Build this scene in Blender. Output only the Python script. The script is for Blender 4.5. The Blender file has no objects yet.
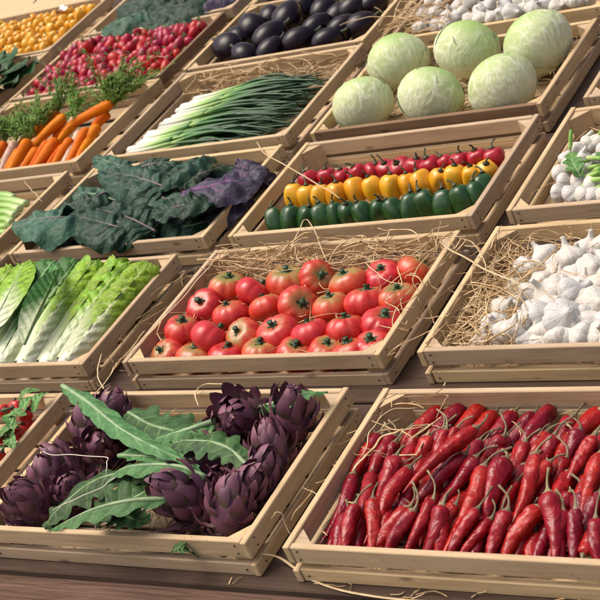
import bpy, math, random
import numpy as np
from mathutils import Matrix, Vector, noise

rnd = random.Random(7)
scene = bpy.context.scene
col = scene.collection
V = Vector
PI = math.pi

# ------------------------------------------------------------------ camera
# "Display frame": u to the right along the stand, v up the slope, n off the slope.
# The crate rims of the lower rows lie in the plane n = 0.
TILT = math.radians(30)
T = Matrix.Translation((0, 0, 1.10)) @ Matrix.Rotation(TILT, 4, 'X')
CAM = np.array([2.46826, -1.16067, 1.17777])
RC = np.array([[0.81908928, 0.43910021, -0.36916630],
               [-0.04501177, -0.59234435, -0.80442658],
               [-0.57189745, 0.67551401, -0.46541822]])      # right, down, forward
FPX = 1573.53                                                # focal length in photo pixels
cam = bpy.data.cameras.new('camera')
cam.sensor_width = 36
cam.lens = FPX / 600 * 36
cam.clip_start, cam.clip_end = .05, 500
camo = bpy.data.objects.new('camera', cam)
col.objects.link(camo)
camo.matrix_world = T @ Matrix(((RC[0][0], -RC[1][0], -RC[2][0], CAM[0]), (RC[0][1], -RC[1][1], -RC[2][1], CAM[1]),
                                (RC[0][2], -RC[1][2], -RC[2][2], CAM[2]), (0, 0, 0, 1)))
scene.camera = camo
cam.dof.use_dof = True
cam.dof.focus_distance = 2.35
cam.dof.aperture_fstop = 16.0

# ------------------------------------------------------------------ light
SUN_DIR = V((-0.42, -0.42, 0.80)).normalized()               # towards the sun, world axes
world = bpy.data.worlds.new('World')
scene.world = world
world.use_nodes = True
wn = world.node_tree
sky = wn.nodes.new('ShaderNodeTexSky')
sky.sky_type = 'NISHITA'
sky.sun_disc = False
sky.sun_elevation = math.asin(SUN_DIR.z)
sky.sun_rotation = math.atan2(SUN_DIR.x, SUN_DIR.y)
sky.air_density, sky.dust_density, sky.ozone_density = 0.5, 6.0, 0.2
wn.links.new(sky.outputs[0], wn.nodes['Background'].inputs[0])
wn.nodes['Background'].inputs[1].default_value = 0.15
sl = bpy.data.lights.new('sun', 'SUN')
sl.energy, sl.angle, sl.color = 1.15, math.radians(45), (1.0, .93, .82)
so = bpy.data.objects.new('sun', sl)
col.objects.link(so)
so.rotation_euler = SUN_DIR.to_track_quat('Z', 'Y').to_euler()
so.location = (0, 0, 6)
vs = scene.view_settings
vs.view_transform, vs.look, vs.exposure, vs.gamma = 'Standard', 'None', 0.50, 1
vs.use_curve_mapping = False


def at(px, py, n):
    """photo pixel -> point of the display frame at height n above the rim plane"""
    d = RC.T @ np.array([(px - 300) / FPX, (py - 300) / FPX, 1.0])
    k = (n - CAM[2]) / d[2]
    return V(CAM + k * d)


# ------------------------------------------------------------------ mesh helpers
class MB:
    def __init__(self):
        self.v, self.f, self.t, self.s, self.n = [], [], [], [], 0

    def raw(self, vs_, fs, t=None, s=None):
        vs_ = np.asarray(vs_, float)
        o = self.n
        self.v.append(vs_)
        m = len(vs_)
        self.t.append(np.zeros(m) if t is None else np.asarray(t, float))
        self.s.append(np.zeros(m) if s is None else np.asarray(s, float))
        self.f += [tuple(i + o for i in q) for q in fs]
        self.n += m

    def grid(self, A, wrap=False, t=None, s=None):
        A = np.asarray(A, float)
        a, b = A.shape[:2]
        fs = []
        for i in range(a - 1):
            for j in range(b if wrap else b - 1):
                k = (j + 1) % b
                fs.append((i * b + j, i * b + k, (i + 1) * b + k, (i + 1) * b + j))
        if t is None:
            t = np.repeat(np.linspace(0, 1, a), b)
        else:
            t = np.broadcast_to(np.asarray(t, float).reshape(-1, 1) if np.ndim(t) == 1 else t, (a, b)).ravel()
        if s is None:
            s = np.tile(np.linspace(-1, 1, b), a)
        else:
            s = np.broadcast_to(s, (a, b)).ravel()
        self.raw(A.reshape(-1, 3), fs, t, s)

    def mesh(self, name, mat, smooth=True):
        me = bpy.data.meshes.new(name)
        v = np.concatenate(self.v)
        me.from_pydata(v.tolist(), [], self.f)
        for nm, d in (('t', self.t), ('s', self.s)):
            a = me.attributes.new(nm, 'FLOAT', 'POINT')
            a.data.foreach_set('value', np.concatenate(d).astype(np.float32))
        if smooth:
            me.polygons.foreach_set('use_smooth', [True] * len(me.polygons))
        me.materials.append(mat)
        me.update()
        return me


def curve(pts, n):
    """smooth Catmull-Rom line through points"""
    P = [np.array(p, float) for p in pts]
    if len(P) == 2:
        return np.array([P[0] + (P[1] - P[0]) * k for k in np.linspace(0, 1, n)])
    P = [2 * P[0] - P[1]] + P + [2 * P[-1] - P[-2]]
    m = len(P) - 3
    out = []
    for x in np.linspace(0, m, n):
        i = min(int(x), m - 1)
        u = x - i
        a, b, c, d = P[i:i + 4]
        out.append(.5 * (2 * b + (c - a) * u + (2 * a - 5 * b + 4 * c - d) * u * u + (3 * b - a - 3 * c + d) * u ** 3))
    return np.array(out)


def frames(C, up=(0, 0, 1)):
    C = np.asarray(C)
    tg = np.gradient(C, axis=0)
    tg /= np.linalg.norm(tg, axis=1)[:, None] + 1e-12
    up = np.array(up, float)
    sd = np.cross(tg, up)
    ln = np.linalg.norm(sd, axis=1)[:, None]
    sd = np.where(ln > 1e-4, sd / (ln + 1e-12), np.array([1.0, 0, 0]))
    nr = np.cross(sd, tg)
    return tg, sd, nr


def tube(mb, C, r, seg=6, up=(0.13, 0.2, 1), cap=True, rf=None, flat=1.0):
    C = np.asarray(C, float)
    r = np.broadcast_to(np.asarray(r, float), (len(C),)).copy()
    tg, sd, nr = frames(C, up)
    tt = np.linspace(0, 1, len(C))
    if cap:
        C = np.vstack([C[:1], C, C[-1:]])
        r = np.r_[1e-5, r, 1e-5]
        sd = np.vstack([sd[:1], sd, sd[-1:]])
        nr = np.vstack([nr[:1], nr, nr[-1:]])
        tt = np.r_[0, tt, 1]
    th = np.arange(seg) * 2 * PI / seg
    A = np.zeros((len(C), seg, 3))
    for j, h in enumerate(th):
        rr = r if rf is None else r * rf(tt, h)
        A[:, j] = C + sd * (np.cos(h) * rr)[:, None] + nr * (np.sin(h) * rr * flat)[:, None]
    mb.grid(A, True, t=tt)


def lathe(mb, prof, seg=20, rf=None, zf=None):
    """prof: (r, z) pairs, z rising; rf(theta, i) scales the radius, zf adds to z"""
    a = len(prof)
    A = np.zeros((a, seg, 3))
    for i, (r, z) in enumerate(prof):
        for j in range(seg):
            h = 2 * PI * j / seg
            k = 1 if rf is None else rf(h, i / (a - 1))
            A[i, j] = (r * k * math.cos(h), r * k * math.sin(h), z + (0 if zf is None else zf(h, i / (a - 1))))
    mb.grid(A, True)


def nz(p, sc, off=0.0):
    return noise.noise(V((p[0] * sc + off, p[1] * sc - off * .7, p[2] * sc + off * 1.3)))


def chamfer_box(mb, x, y, z, c):
    """box of half sizes x, y, z about the origin with chamfered edges"""
    h = (x, y, z)
    vv, idx = [], {}
    for sx in (-1, 1):
        for sy in (-1, 1):
            for sz in (-1, 1):
                sg = (sx, sy, sz)
                for a in range(3):
                    p = [sg[k] * (h[k] - (0 if k == a else c)) for k in range(3)]
                    idx[(sg, a)] = len(vv)
                    vv.append(p)
    fs = []

    def face(q):
        P = [np.array(vv[i]) for i in q]
        n_ = np.cross(P[1] - P[0], P[2] - P[0])
        if n_ @ sum(P) < 0:
            q = q[::-1]
        fs.append(tuple(q))
    for a in range(3):
        b, d = (a + 1) % 3, (a + 2) % 3
        for s_ in (-1, 1):
            q = []
            for (i, j) in ((-1, -1), (1, -1), (1, 1), (-1, 1)):
                g = [0, 0, 0]
                g[a], g[b], g[d] = s_, i, j
                q.append(idx[(tuple(g), a)])
            face(q)
        for sb in (-1, 1):
            for sd_ in (-1, 1):
                g0, g1 = [0] * 3, [0] * 3
                g0[a], g1[a] = -1, 1
                g0[b] = g1[b] = sb
                g0[d] = g1[d] = sd_
                g0, g1 = tuple(g0), tuple(g1)
                face([idx[(g0, b)], idx[(g1, b)], idx[(g1, d)], idx[(g0, d)]])
    for sx in (-1, 1):
        for sy in (-1, 1):
            for sz in (-1, 1):
                g = (sx, sy, sz)
                face([idx[(g, 0)], idx[(g, 1)], idx[(g, 2)]])
    mb.raw(vv, fs)


# ------------------------------------------------------------------ object helpers
def tag(o, label=None, cat=None, group=None, kind=None):
    if label: o['label'] = label
    if cat: o['category'] = cat
    if group: o['group'] = group
    if kind: o['kind'] = kind
    return o


def link(name, data, M=None, parent=None):
    o = bpy.data.objects.new(name, data)
    col.objects.link(o)
    if parent is not None:
        o.parent = parent
        if M is not None: o.matrix_local = M
    elif M is not None:
        o.matrix_world = T @ M
    return o


def thing(name, M, label, cat, group=None):
    o = link(name, None, M)
    o.empty_display_size = .02
    return tag(o, label, cat, group)


def tr(p): return Matrix.Translation(V(p))


def axis_rot(ax, spin=0.0):
    """rotation taking local +Z to ax, after a spin about Z"""
    return V(ax).to_track_quat('Z', 'Y').to_matrix().to_4x4() @ Matrix.Rotation(spin, 4, 'Z')


def scl(s):
    if not hasattr(s, '__len__'): s = (s, s, s)
    return Matrix.Diagonal((s[0], s[1], s[2], 1))


ORD = ['first', 'second', 'third', 'fourth', 'fifth', 'sixth', 'seventh', 'eighth', 'ninth', 'tenth', 'eleventh', 'twelfth',
       'thirteenth', 'fourteenth', 'fifteenth', 'sixteenth', 'seventeenth', 'eighteenth', 'nineteenth', 'twentieth',
       'twenty-first', 'twenty-second', 'twenty-third', 'twenty-fourth', 'twenty-fifth', 'twenty-sixth', 'twenty-seventh',
       'twenty-eighth', 'twenty-ninth', 'thirtieth']
ORD += ['thirty-' + w for w in ORD[:9]] + ['fortieth'] + ['forty-' + w for w in ORD[:9]]


# ------------------------------------------------------------------ materials
class NT:
    def __init__(self, name, rough=.5, spec=.5):
        self.m = bpy.data.materials.new(name)
        self.m.use_nodes = True
        self.nt = self.m.node_tree
        self.b = self.nt.nodes['Principled BSDF']
        self.b.inputs['Roughness'].default_value = rough
        self.b.inputs['Specular IOR Level'].default_value = spec

    def node(self, t, **k):
        n = self.nt.nodes.new(t)
        for a, b in k.items(): setattr(n, a, b)
        return n

    def put(self, sock, val):
        if isinstance(val, bpy.types.NodeSocket): self.nt.links.new(val, sock)
        elif isinstance(val, (tuple, list)) and len(val) == 3 and sock.type == 'RGBA': sock.default_value = (*val, 1)
        else: sock.default_value = val

    def attr(self, n): return self.node('ShaderNodeAttribute', attribute_name=n).outputs['Fac']
    def rand(self): return self.node('ShaderNodeObjectInfo').outputs['Random']
    def obj(self): return self.node('ShaderNodeTexCoord').outputs['Object']

    def math(self, op, a, b=0.0, c=0.0):
        n = self.node('ShaderNodeMath', operation=op)
        self.put(n.inputs[0], a); self.put(n.inputs[1], b); self.put(n.inputs[2], c)
        return n.outputs[0]

    def coords(self, sc=(1, 1, 1), rnd_off=True, src=None):
        mp = self.node('ShaderNodeMapping')
        self.put(mp.inputs['Vector'], src if src is not None else self.obj())
        mp.inputs['Scale'].default_value = sc
        if rnd_off:
            k = self.math('MULTIPLY', self.rand(), 37.0)
            cb = self.node('ShaderNodeCombineXYZ')
            for i in range(3): self.put(cb.inputs[i], k)
            self.put(mp.inputs['Location'], cb.outputs[0])
        return mp.outputs[0]

    def noise(self, vec, scale, detail=3, rough=.55, dist=0.0):
        n = self.node('ShaderNodeTexNoise')
        self.put(n.inputs['Vector'], vec)
        n.inputs['Scale'].default_value = scale
        n.inputs['Detail'].default_value = detail
        n.inputs['Roughness'].default_value = rough
        n.inputs['Distortion'].default_value = dist
        return n.outputs['Fac']

    def voronoi(self, vec, scale, feature='F1'):
        n = self.node('ShaderNodeTexVoronoi', feature=feature)
        self.put(n.inputs['Vector'], vec)
        n.inputs['Scale'].default_value = scale
        return n.outputs['Distance']

    def ramp(self, fac, stops):
        n = self.node('ShaderNodeValToRGB')
        self.put(n.inputs[0], fac)
        e = n.color_ramp.elements
        while len(e) < len(stops): e.new(.5)
        for q, (p, c) in zip(e, stops):
            q.position = p
            q.color = (*c, 1) if hasattr(c, '__len__') else (c, c, c, 1)
        return n.outputs[0]

    def mix(self, fac, a, b, mode='MIX'):
        n = self.node('ShaderNodeMix', data_type='RGBA', blend_type=mode)
        self.put(n.inputs[0], fac); self.put(n.inputs[6], a); self.put(n.inputs[7], b)
        return n.outputs[2]

    def hsv(self, c, h=.5, s=1.0, v=1.0):
        n = self.node('ShaderNodeHueSaturation')
        self.put(n.inputs['Hue'], h); self.put(n.inputs['Saturation'], s); self.put(n.inputs['Value'], v)
        self.put(n.inputs['Color'], c)
        return n.outputs[0]

    def range(self, x, a, b, c, d):
        n = self.node('ShaderNodeMapRange')
        self.put(n.inputs[0], x)
        for i, q in enumerate((a, b, c, d)): self.put(n.inputs[i + 1], q)
        return n.outputs[0]

    def color(self, c): self.put(self.b.inputs['Base Color'], c); return self
    def rough(self, r): self.put(self.b.inputs['Roughness'], r); return self

    def bump(self, h, strength=.4, dist=.002, prev=None):
        n = self.node('ShaderNodeBump')
        n.inputs['Strength'].default_value = strength
        n.inputs['Distance'].default_value = dist
        self.put(n.inputs['Height'], h)
        if prev is not None: self.put(n.inputs['Normal'], prev)
        self.put(self.b.inputs['Normal'], n.outputs[0])
        return n.outputs[0]


def wood_mat(name, lo, hi, dark, vary=.22, speck=.0, rough=.72):
    k = NT(name, rough, .25)
    g = k.noise(k.coords((5, 90, 90)), 1.6, 5, .62, .5)
    big = k.noise(k.coords((4, 14, 14)), 1.0, 3, .6)
    c = k.ramp(g, [(.28, lo), (.62, hi)])
    c = k.mix(k.range(big, .50, .76, 0, .6), c, dark)
    knot = k.voronoi(k.coords((9, 26, 26)), 1.0)
    c = k.mix(k.range(knot, .05, .13, .75, 0), c, [q * .45 for q in dark])
    fleck = k.voronoi(k.coords((70, 110, 110)), 1.0)
    c = k.mix(k.math('MULTIPLY', k.range(fleck, .06, .14, .7, 0), k.range(big, .42, .6, 0, 1)), c, [q * .4 for q in dark])
    c = k.hsv(c, k.range(k.rand(), 0, 1, .495, .505), k.range(k.rand(), 0, 1, .92, 1.08), k.range(k.rand(), 0, 1, 1 - vary, 1 + vary * .6))
    k.color(c)
    k.bump(g, .35, .0012)
    return k.m


M = {}
M['crate'] = wood_mat('crate poplar', (.43, .305, .170), (.565, .42, .252), (.33, .22, .115), .2)
M['crate_post'] = wood_mat('crate post pine', (.42, .30, .165), (.53, .395, .235), (.34, .23, .12), .12)
M['crate_dark'] = wood_mat('crate brown slat', (.16, .095, .055), (.23, .145, .09), (.10, .06, .04), .08)
M['plank'] = wood_mat('weathered stand plank', (.040, .024, .016), (.075, .048, .034), (.022, .014, .009), .2, rough=.85)
M['fascia'] = wood_mat('reddish front board', (.13, .074, .048), (.23, .135, .092), (.07, .04, .028), .05, rough=.9)
_f = M['fascia'].node_tree
_b = [n for n in _f.nodes if n.type == 'BUMP'][0]
_b.inputs['Strength'].default_value, _b.inputs['Distance'].default_value = .9, .004
M['panel'] = wood_mat('pale back panel', (.56, .44, .27), (.62, .50, .32), (.5, .38, .22), .02)


def straw_mat():
    k = NT('straw', .6, .3)
    g = k.noise(k.coords((40, 40, 40)), 1.0, 2)
    k.color(k.ramp(g, [(.3, (.36, .22, .10)), (.5, (.56, .39, .20)), (.7, (.70, .55, .34))]))
    return k.m


M['straw'] = straw_mat()
k = NT('dull nail', .45, .5)
k.color((.10, .085, .07))
k.b.inputs['Metallic'].default_value = .6
M['nail'] = k.m
k = NT('pale straw ribbon', .55, .3)
k.color(k.ramp(k.noise(k.coords((60, 60, 60)), 1, 2), [(.3, (.50, .36, .19)), (.7, (.66, .52, .32))]))
M['ribbon'] = k.m


def plain(name, c, rough=.5, vary=.15, spec=.5, ns=40, amp=.25, bump=0.0, bs=60, hue=.01):
    k = NT(name, rough, spec)
    g = k.noise(k.coords(), ns, 3)
    cc = k.mix(k.range(g, .3, .7, 0, 1), [q * (1 - amp) for q in c], [min(1, q * (1 + amp)) for q in c])
    k.color(k.hsv(cc, k.range(k.rand(), 0, 1, .5 - hue, .5 + hue), 1.0, k.range(k.rand(), 0, 1, 1 - vary, 1 + vary)))
    if bump: k.bump(k.noise(k.coords(), bs, 3), bump, .002)
    return k.m


# tomato: red-pink flesh, olive green shoulders round the stalk, fine streaks running down the ribs
k = NT('tomato skin', .22, .5)
t_, s_ = k.attr('t'), k.attr('s')
nn = k.noise(k.coords(), 2.2, 3)
red = k.mix(k.range(nn, .3, .7, 0, 1), (.47, .018, .016), (.60, .045, .030))
sh = k.math('ADD', t_, k.math('MULTIPLY', k.math('SUBTRACT', nn, .5), .55))
sh = k.math('ADD', sh, k.range(k.rand(), 0, 1, -.16, .13))
c = k.mix(k.range(sh, .66, 1.0, 0, .72), red, (.33, .16, .045))
c = k.mix(k.range(sh, .80, 1.06, 0, .85), c, (.17, .20, .05))
c = k.mix(k.math('MULTIPLY', k.range(s_, .35, .95, 0, .32), k.range(t_, .42, .85, 0, 1)), c, (.40, .19, .06))
k.color(k.hsv(c, k.range(k.rand(), 0, 1, .495, .508), 1.0, k.range(k.rand(), 0, 1, .88, 1.1)))
k.rough(k.range(nn, .3, .7, .2, .34))
M['tomato'] = k.m
M['calyx'] = plain('dark green calyx', (.022, .055, .018), .55, .2)

k = NT('pepper red', .16, .5)
k.color(k.mix(k.noise(k.coords(), 2, 2), (.27, .006, .014), (.40, .013, .022)))
M['pep_red'] = k.m
k = NT('pepper yellow', .2, .5)
k.color(k.hsv(k.mix(k.noise(k.coords(), 2, 2), (.66, .29, .008), (.74, .40, .022)), k.range(k.rand(), 0, 1, .49, .506), 1.0, 1.0))
M['pep_yel'] = k.m
k = NT('pepper green', .2, .5)
k.color(k.mix(k.noise(k.coords(), 2.2, 3), (.006, .026, .008), (.032, .10, .022)))
M['pep_grn'] = k.m
M['pep_stem'] = plain('pepper stalk', (.045, .05, .018), .55, .2)

# dried chilli: wrinkled, deep crimson with darker tips
k = NT('chilli skin', .3, .38)
t_ = k.attr('t')
nn = k.noise(k.coords(), 70, 3)
lon = k.noise(k.coords(), 18, 2)
c = k.mix(k.range(nn, .3, .7, 0, 1), (.21, .004, .007), (.38, .009, .011))
c = k.mix(k.math('MULTIPLY', k.range(lon, .5, .75, 0, .6), k.range(t_, .25, .9, .2, 1)), c, (.11, .006, .014))
k.color(k.hsv(c, k.range(k.rand(), 0, 1, .492, .505), 1.0, k.range(k.rand(), 0, 1, .62, 1.15)))
k.rough(k.range(nn, .3, .7, .16, .34))
b1 = k.bump(k.noise(k.coords(), 48, 3, .5, 1.4), .45, .006)
M['chilli'] = k.m
M['chilli_stem'] = plain('chilli stalk', (.20, .165, .085), .7, .3, ns=80, bump=.4, bs=150)

# artichoke bract: purple-brown, greener foot, dry tan tip
k = NT('artichoke bract', .48, .45)
t_, s_ = k.attr('t'), k.attr('s')
nn = k.noise(k.coords((220, 18, 60)), 1, 3)
c = k.mix(k.range(nn, .3, .7, 0, 1), (.095, .028, .052), (.20, .075, .118))
c = k.mix(k.range(t_, .05, .45, .75, 0), c, (.13, .12, .06))
c = k.mix(k.range(k.noise(k.coords(), 3, 3), .55, .75, 0, .4), c, (.10, .085, .05))
c = k.mix(k.range(t_, .90, 1.0, 0, .8), c, (.30, .17, .09))
k.color(k.hsv(c, k.range(k.rand(), 0, 1, .485, .515), 1.0, k.range(k.rand(), 0, 1, .72, 1.3)))
k.bump(nn, .25, .001)
M['bract'] = k.m


def leaf_mat(name, lo, hi, vein, rough=.5, vf=16, vk=7, vein_w=.5, rib=.07, crinkle=60, bstr=.5, base=None, base_to=.5, var=.2, ribtop=.95, bdist=.004):
    """blade colour with a midrib, side veins (from blade coordinates t, s) and quilted relief between them"""
    k = NT(name, rough, .22)
    t_, s_ = k.attr('t'), k.attr('s')
    ab = k.math('ABSOLUTE', s_)
    nn = k.noise(k.coords(), crinkle, 3, .6)
    c = k.mix(k.range(nn, .3, .7, 0, 1), lo, hi)
    wob = k.math('MULTIPLY', k.math('SUBTRACT', k.noise(k.coords(), 30, 2), .5), 2.2)
    ph = k.math('SINE', k.math('ADD', k.math('SUBTRACT', k.math('MULTIPLY', t_, vf * 2 * PI / 2), k.math('MULTIPLY', ab, vk)), wob))
    v = k.math('MULTIPLY', k.range(ph, .86, 1.0, 0, 1), k.range(ab, .1, .9, 1, .1))
    c = k.mix(k.math('MULTIPLY', v, vein_w), c, vein)
    ribw = k.math('SUBTRACT', rib, k.math('MULTIPLY', t_, rib * ribtop))
    r = k.range(k.math('SUBTRACT', ab, ribw), -.01, .03, 1, 0)
    c = k.mix(r, c, vein)
    if base is not None:
        bb = k.math('ADD', t_, k.math('MULTIPLY', k.math('SUBTRACT', nn, .5), .25))
        bb = k.math('ADD', bb, k.math('MULTIPLY', ab, .22))
        c = k.mix(k.range(bb, base_to * .5, base_to, 1, 0), c, base)
    k.color(k.hsv(c, k.range(k.rand(), 0, 1, .488, .512), 1.0, k.range(k.rand(), 0, 1, 1 - var, 1 + var)))
    h = k.math('ADD', nn, k.math('MULTIPLY', ph, -.25))
    k.bump(h, bstr, bdist)
    return k.m


M['lettuce'] = leaf_mat('romaine leaf', (.10, .24, .010), (.29, .46, .035), (.45, .56, .20), .42, 22, 9, .4, .12, 85, 1.0, (.60, .64, .43), .60)
M['lettuce_dark'] = leaf_mat('dark romaine leaf', (.022, .085, .018), (.07, .19, .04), (.30, .45, .20), .45, 22, 9, .4, .13, 75, .8, (.58, .63, .43), .52)
M['kale'] = leaf_mat('dark kale leaf', (.005, .022, .011), (.024, .066, .036), (.09, .10, .08), .5, 14, 8, .5, .03, 40, .8, var=.3, bdist=.008)
M['kale_blue'] = leaf_mat('blue green kale leaf', (.012, .048, .026), (.046, .115, .066), (.15, .155, .125), .5, 14, 8, .5, .03, 40, .8, var=.25, bdist=.008)
M['kale_purple'] = leaf_mat('purple kale leaf', (.020, .018, .030), (.055, .048, .075), (.15, .05, .15), .48, 12, 8, .6, .06, 40, .8, var=.2, bdist=.008)
M['arti_leaf'] = leaf_mat('artichoke leaf pale', (.036, .115, .034), (.088, .20, .066), (.19, .30, .13), .6, 14, 5, .6, .08, 90, .5)
M['arti_leaf_dark'] = leaf_mat('artichoke leaf dark', (.016, .048, .014), (.052, .12, .032), (.15, .25, .085), .55, 14, 5, .5, .07, 90, .6)
M['spinach'] = leaf_mat('spinach leaf', (.008, .035, .010), (.028, .095, .022), (.10, .20, .07), .4, 10, 6, .5, .05, 70, .7)
M['green_leaf'] = leaf_mat('bright small leaf', (.05, .14, .03), (.13, .27, .07), (.25, .38, .16), .5, 10, 6, .5, .07, 70, .5)

# cabbage: pale ribs fan out from the stalk end, greener crown
k = NT('cabbage leaf', .5, .35)
t_, s_ = k.attr('t'), k.attr('s')
nn = k.noise(k.coords(), 1.6, 3)
web = k.range(k.math('ABSOLUTE', k.math('SUBTRACT', k.noise(k.coords(), 7, 2, .5, 1.0), .5)), 0, .05, 1, 0)
vein = k.math('MAXIMUM', s_, k.math('MULTIPLY', web, .35))
vein = k.math('MULTIPLY', vein, k.range(t_, .6, 1.0, 1, .3))
c = k.mix(k.range(nn, .3, .7, 0, 1), (.42, .51, .21), (.54, .60, .33))
gr = k.math('ADD', t_, k.math('MULTIPLY', k.math('SUBTRACT', nn, .5), .6))
c = k.mix(k.range(gr, .55, .9, 0, .9), c, (.25, .43, .085))
c = k.mix(k.range(gr, .25, .5, .7, 0), c, (.70, .74, .52))
c = k.mix(k.math('MULTIPLY', vein, .85), c, (.74, .75, .58))
k.color(c)
fine = k.noise(k.coords(), 7, 3, .6, .6)
h = k.math('ADD', k.math('MULTIPLY', web, .3), k.math('MULTIPLY', fine, .6))
k.bump(h, .3, .004)
M['cabbage'] = k.m

k = NT('garlic skin', .55, .3)
s_ = k.attr('s')
nn = k.noise(k.coords(), 2.5, 3)
st = k.math('SINE', k.math('ADD', k.math('MULTIPLY', s_, 75.0), k.math('MULTIPLY', nn, 5.0)))
c = k.mix(k.range(nn, .35, .75, 0, 1), (.52, .49, .43), (.63, .61, .56))
c = k.mix(k.range(st, .7, 1, 0, .22), c, (.36, .28, .26))
k.color(k.hsv(c, .5, k.range(k.rand(), 0, 1, .5, 1.25), k.range(k.rand(), 0, 1, .95, 1.05)))
k.bump(k.math('ADD', k.noise(k.coords(), 6, 4), k.math('MULTIPLY', st, .07)), .4, .003)
M['garlic'] = k.m
M['garlic_neck'] = plain('dry garlic neck', (.60, .52, .40), .7, .15, bump=.4, bs=120)
M['mushroom'] = plain('white mushroom', (.58, .55, .51), .7, .08, ns=4, amp=.14, bump=.4, bs=6)
M['white_onion'] = plain('green garlic skin', (.60, .60, .49), .4, .08, ns=40, amp=.12, bump=.2)

k = NT('spring onion', .35, .4)
t_ = k.attr('t')
q = k.math('ADD', t_, k.range(k.rand(), 0, 1, -.05, .05))
k.color(k.hsv(k.ramp(q, [(.0, (.58, .54, .42)), (.06, (.66, .66, .58)), (.20, (.60, .64, .46)), (.32, (.30, .48, .13)), (.48, (.045, .14, .035)), (1, (.014, .05, .016))]),
              .5, 1.0, k.range(k.rand(), 0, 1, .8, 1.2)))
k.bump(k.noise(k.coords((20, 200, 200)), 1, 2), .2, .001)
M['scallion'] = k.m
k = NT('spring onion blade', .38, .4)
k.color(k.hsv(k.ramp(k.attr('t'), [(.0, (.34, .52, .15)), (.2, (.06, .17, .04)), (.6, (.018, .065, .02)), (1, (.03, .08, .03))]), k.range(k.rand(), 0, 1, .49, .51), 1.0, k.range(k.rand(), 0, 1, .6, 1.35)))
M['scallion_leaf'] = k.m

k = NT('carrot skin', .55, .12)
nn = k.noise(k.coords((18, 18, 130)), 1, 3)
c = k.mix(k.range(nn, .3, .7, 0, 1), (.52, .095, .002), (.66, .185, .005))
k.color(k.hsv(c, k.range(k.rand(), 0, 1, .492, .512), 1.0, 1.0))
k.bump(nn, .5, .002)
M['carrot'] = k.m
M['carrot_pale'] = plain('pale pinkish carrot', (.52, .34, .24), .5, .1, bump=.3, bs=90)
M['frond'] = plain('feathery carrot top', (.15, .28, .04), .6, .3, ns=60, amp=.5)

k = NT('radish skin', .35, .4)
t_ = k.attr('t')
nn = k.noise(k.coords(), 3, 3)
c = k.mix(nn, (.27, .004, .016), (.43, .010, .032))
c = k.mix(k.range(t_, 0, .16, .8, 0), c, (.75, .50, .50))
k.color(k.hsv(c, k.range(k.rand(), 0, 1, .485, .512), 1.0, k.range(k.rand(), 0, 1, .75, 1.2)))
M['radish'] = k.m
M['radish_stem'] = plain('radish leaf stub', (.10, .16, .05), .6, .3)
k = NT('aubergine skin', .24, .3)
k.color(k.mix(k.noise(k.coords(), 1.5, 2), (.005, .002, .004), (.012, .005, .010)))
M['eggplant'] = k.m
M['eggplant_cap'] = plain('aubergine calyx', (.035, .05, .022), .6, .2)
k = NT('celery stalk', .4, .4)
k.color(k.ramp(k.attr('t'), [(0, (.50, .62, .28)), (.4, (.24, .42, .08)), (1, (.12, .28, .04))]))
k.bump(k.noise(k.coords((10, 160, 160)), 1, 2), .3, .002)
M['celery'] = k.m
k = NT('small red chilli skin', .18, .5)
k.color(k.mix(k.noise(k.coords(), 30, 2), (.48, .012, .012), (.62, .03, .025)))
M['red_small'] = k.m
k = NT('white twine', .6, .3)
k.color((.62, .57, .46))
M['twine'] = k.m
k = NT('clear plastic wrap', .12, .6)
k.color((.82, .86, .92))
k.b.inputs['Transmission Weight'].default_value = .3
M['plastic'] = k.m
k = NT('paving', .9, .2)
k.color(k.ramp(k.noise(k.coords((1, 1, 1), False), 9, 5), [(.3, (.16, .15, .14)), (.7, (.26, .245, .23))]))
M['ground'] = k.m

# ------------------------------------------------------------------ setting: ground, stand
me = MB()
me.grid(np.array([[[-30, -30, 0], [30, -30, 0]], [[-30, 30, 0], [30, 30, 0]]], float))
g = bpy.data.objects.new('ground', me.mesh('ground', M['ground'], False))
col.objects.link(g)
tag(g, 'plain grey paving under the display stand', 'ground', kind='structure')

HT, SH, GAP, LH, TH = 0.060, .0275, .0105, .021, .010      # crate height, top slat, gap, low slat, slat thickness
stand = thing('display_stand', tr((.6, 0, -HT)), 'dark weathered sloping plank stand that carries all the crates', 'display stand')
SL, SR = -1.75, 2.3                                          # stand extent in u
pl = MB()
chamfer_box(pl, (SR - SL) / 2, .094, .006, .002)
pm = pl.mesh('plank', M['plank'], False)
VF = -.020                                                   # front edge of the lowest plank
for i in range(12):
    link('plank', pm, tr(((SL + SR) / 2 - .6, VF + .094 + i * .1915, -.0065 - .0012 * (i % 2))), stand)
fb = MB()
chamfer_box(fb, (SR - SL) / 2, .014, .10, .003)
link('front_board', fb.mesh('front_board', M['fascia'], False), tr(((SL + SR) / 2 - .6, VF + .014 - .05, -.0165 - .0866)) @ Matrix.Rotation(-TILT, 4, 'X'), stand)
bp = MB()
chamfer_box(bp, (SR - SL) / 2, .009, .16, .003)
link('back_panel', bp.mesh('back_panel', M['panel'], False), tr(((SL + SR) / 2 - .6, VF + 12 * .1915 - .02 + .122, -.004 + .103)) @ Matrix.Rotation(-math.radians(50), 4, 'X'), stand)
Ti = T.to_3x3().inverted()
for x in (SL + .1, SR - .1):
    for v_ in (.06, 2.2):
        top = T @ V((x, v_, -HT - .028))
        lg = MB()
        chamfer_box(lg, .035, .035, top.z / 2, .004)
        Mw = Matrix.Translation((top.x, top.y, top.z / 2))
        o = bpy.data.objects.new('leg', lg.mesh('leg', M['plank'], False))
        col.objects.link(o)
        o.parent = stand
        o.matrix_local = stand.matrix_world.inverted() @ Mw

# ------------------------------------------------------------------ crates
W, D = .5, .3233


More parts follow.
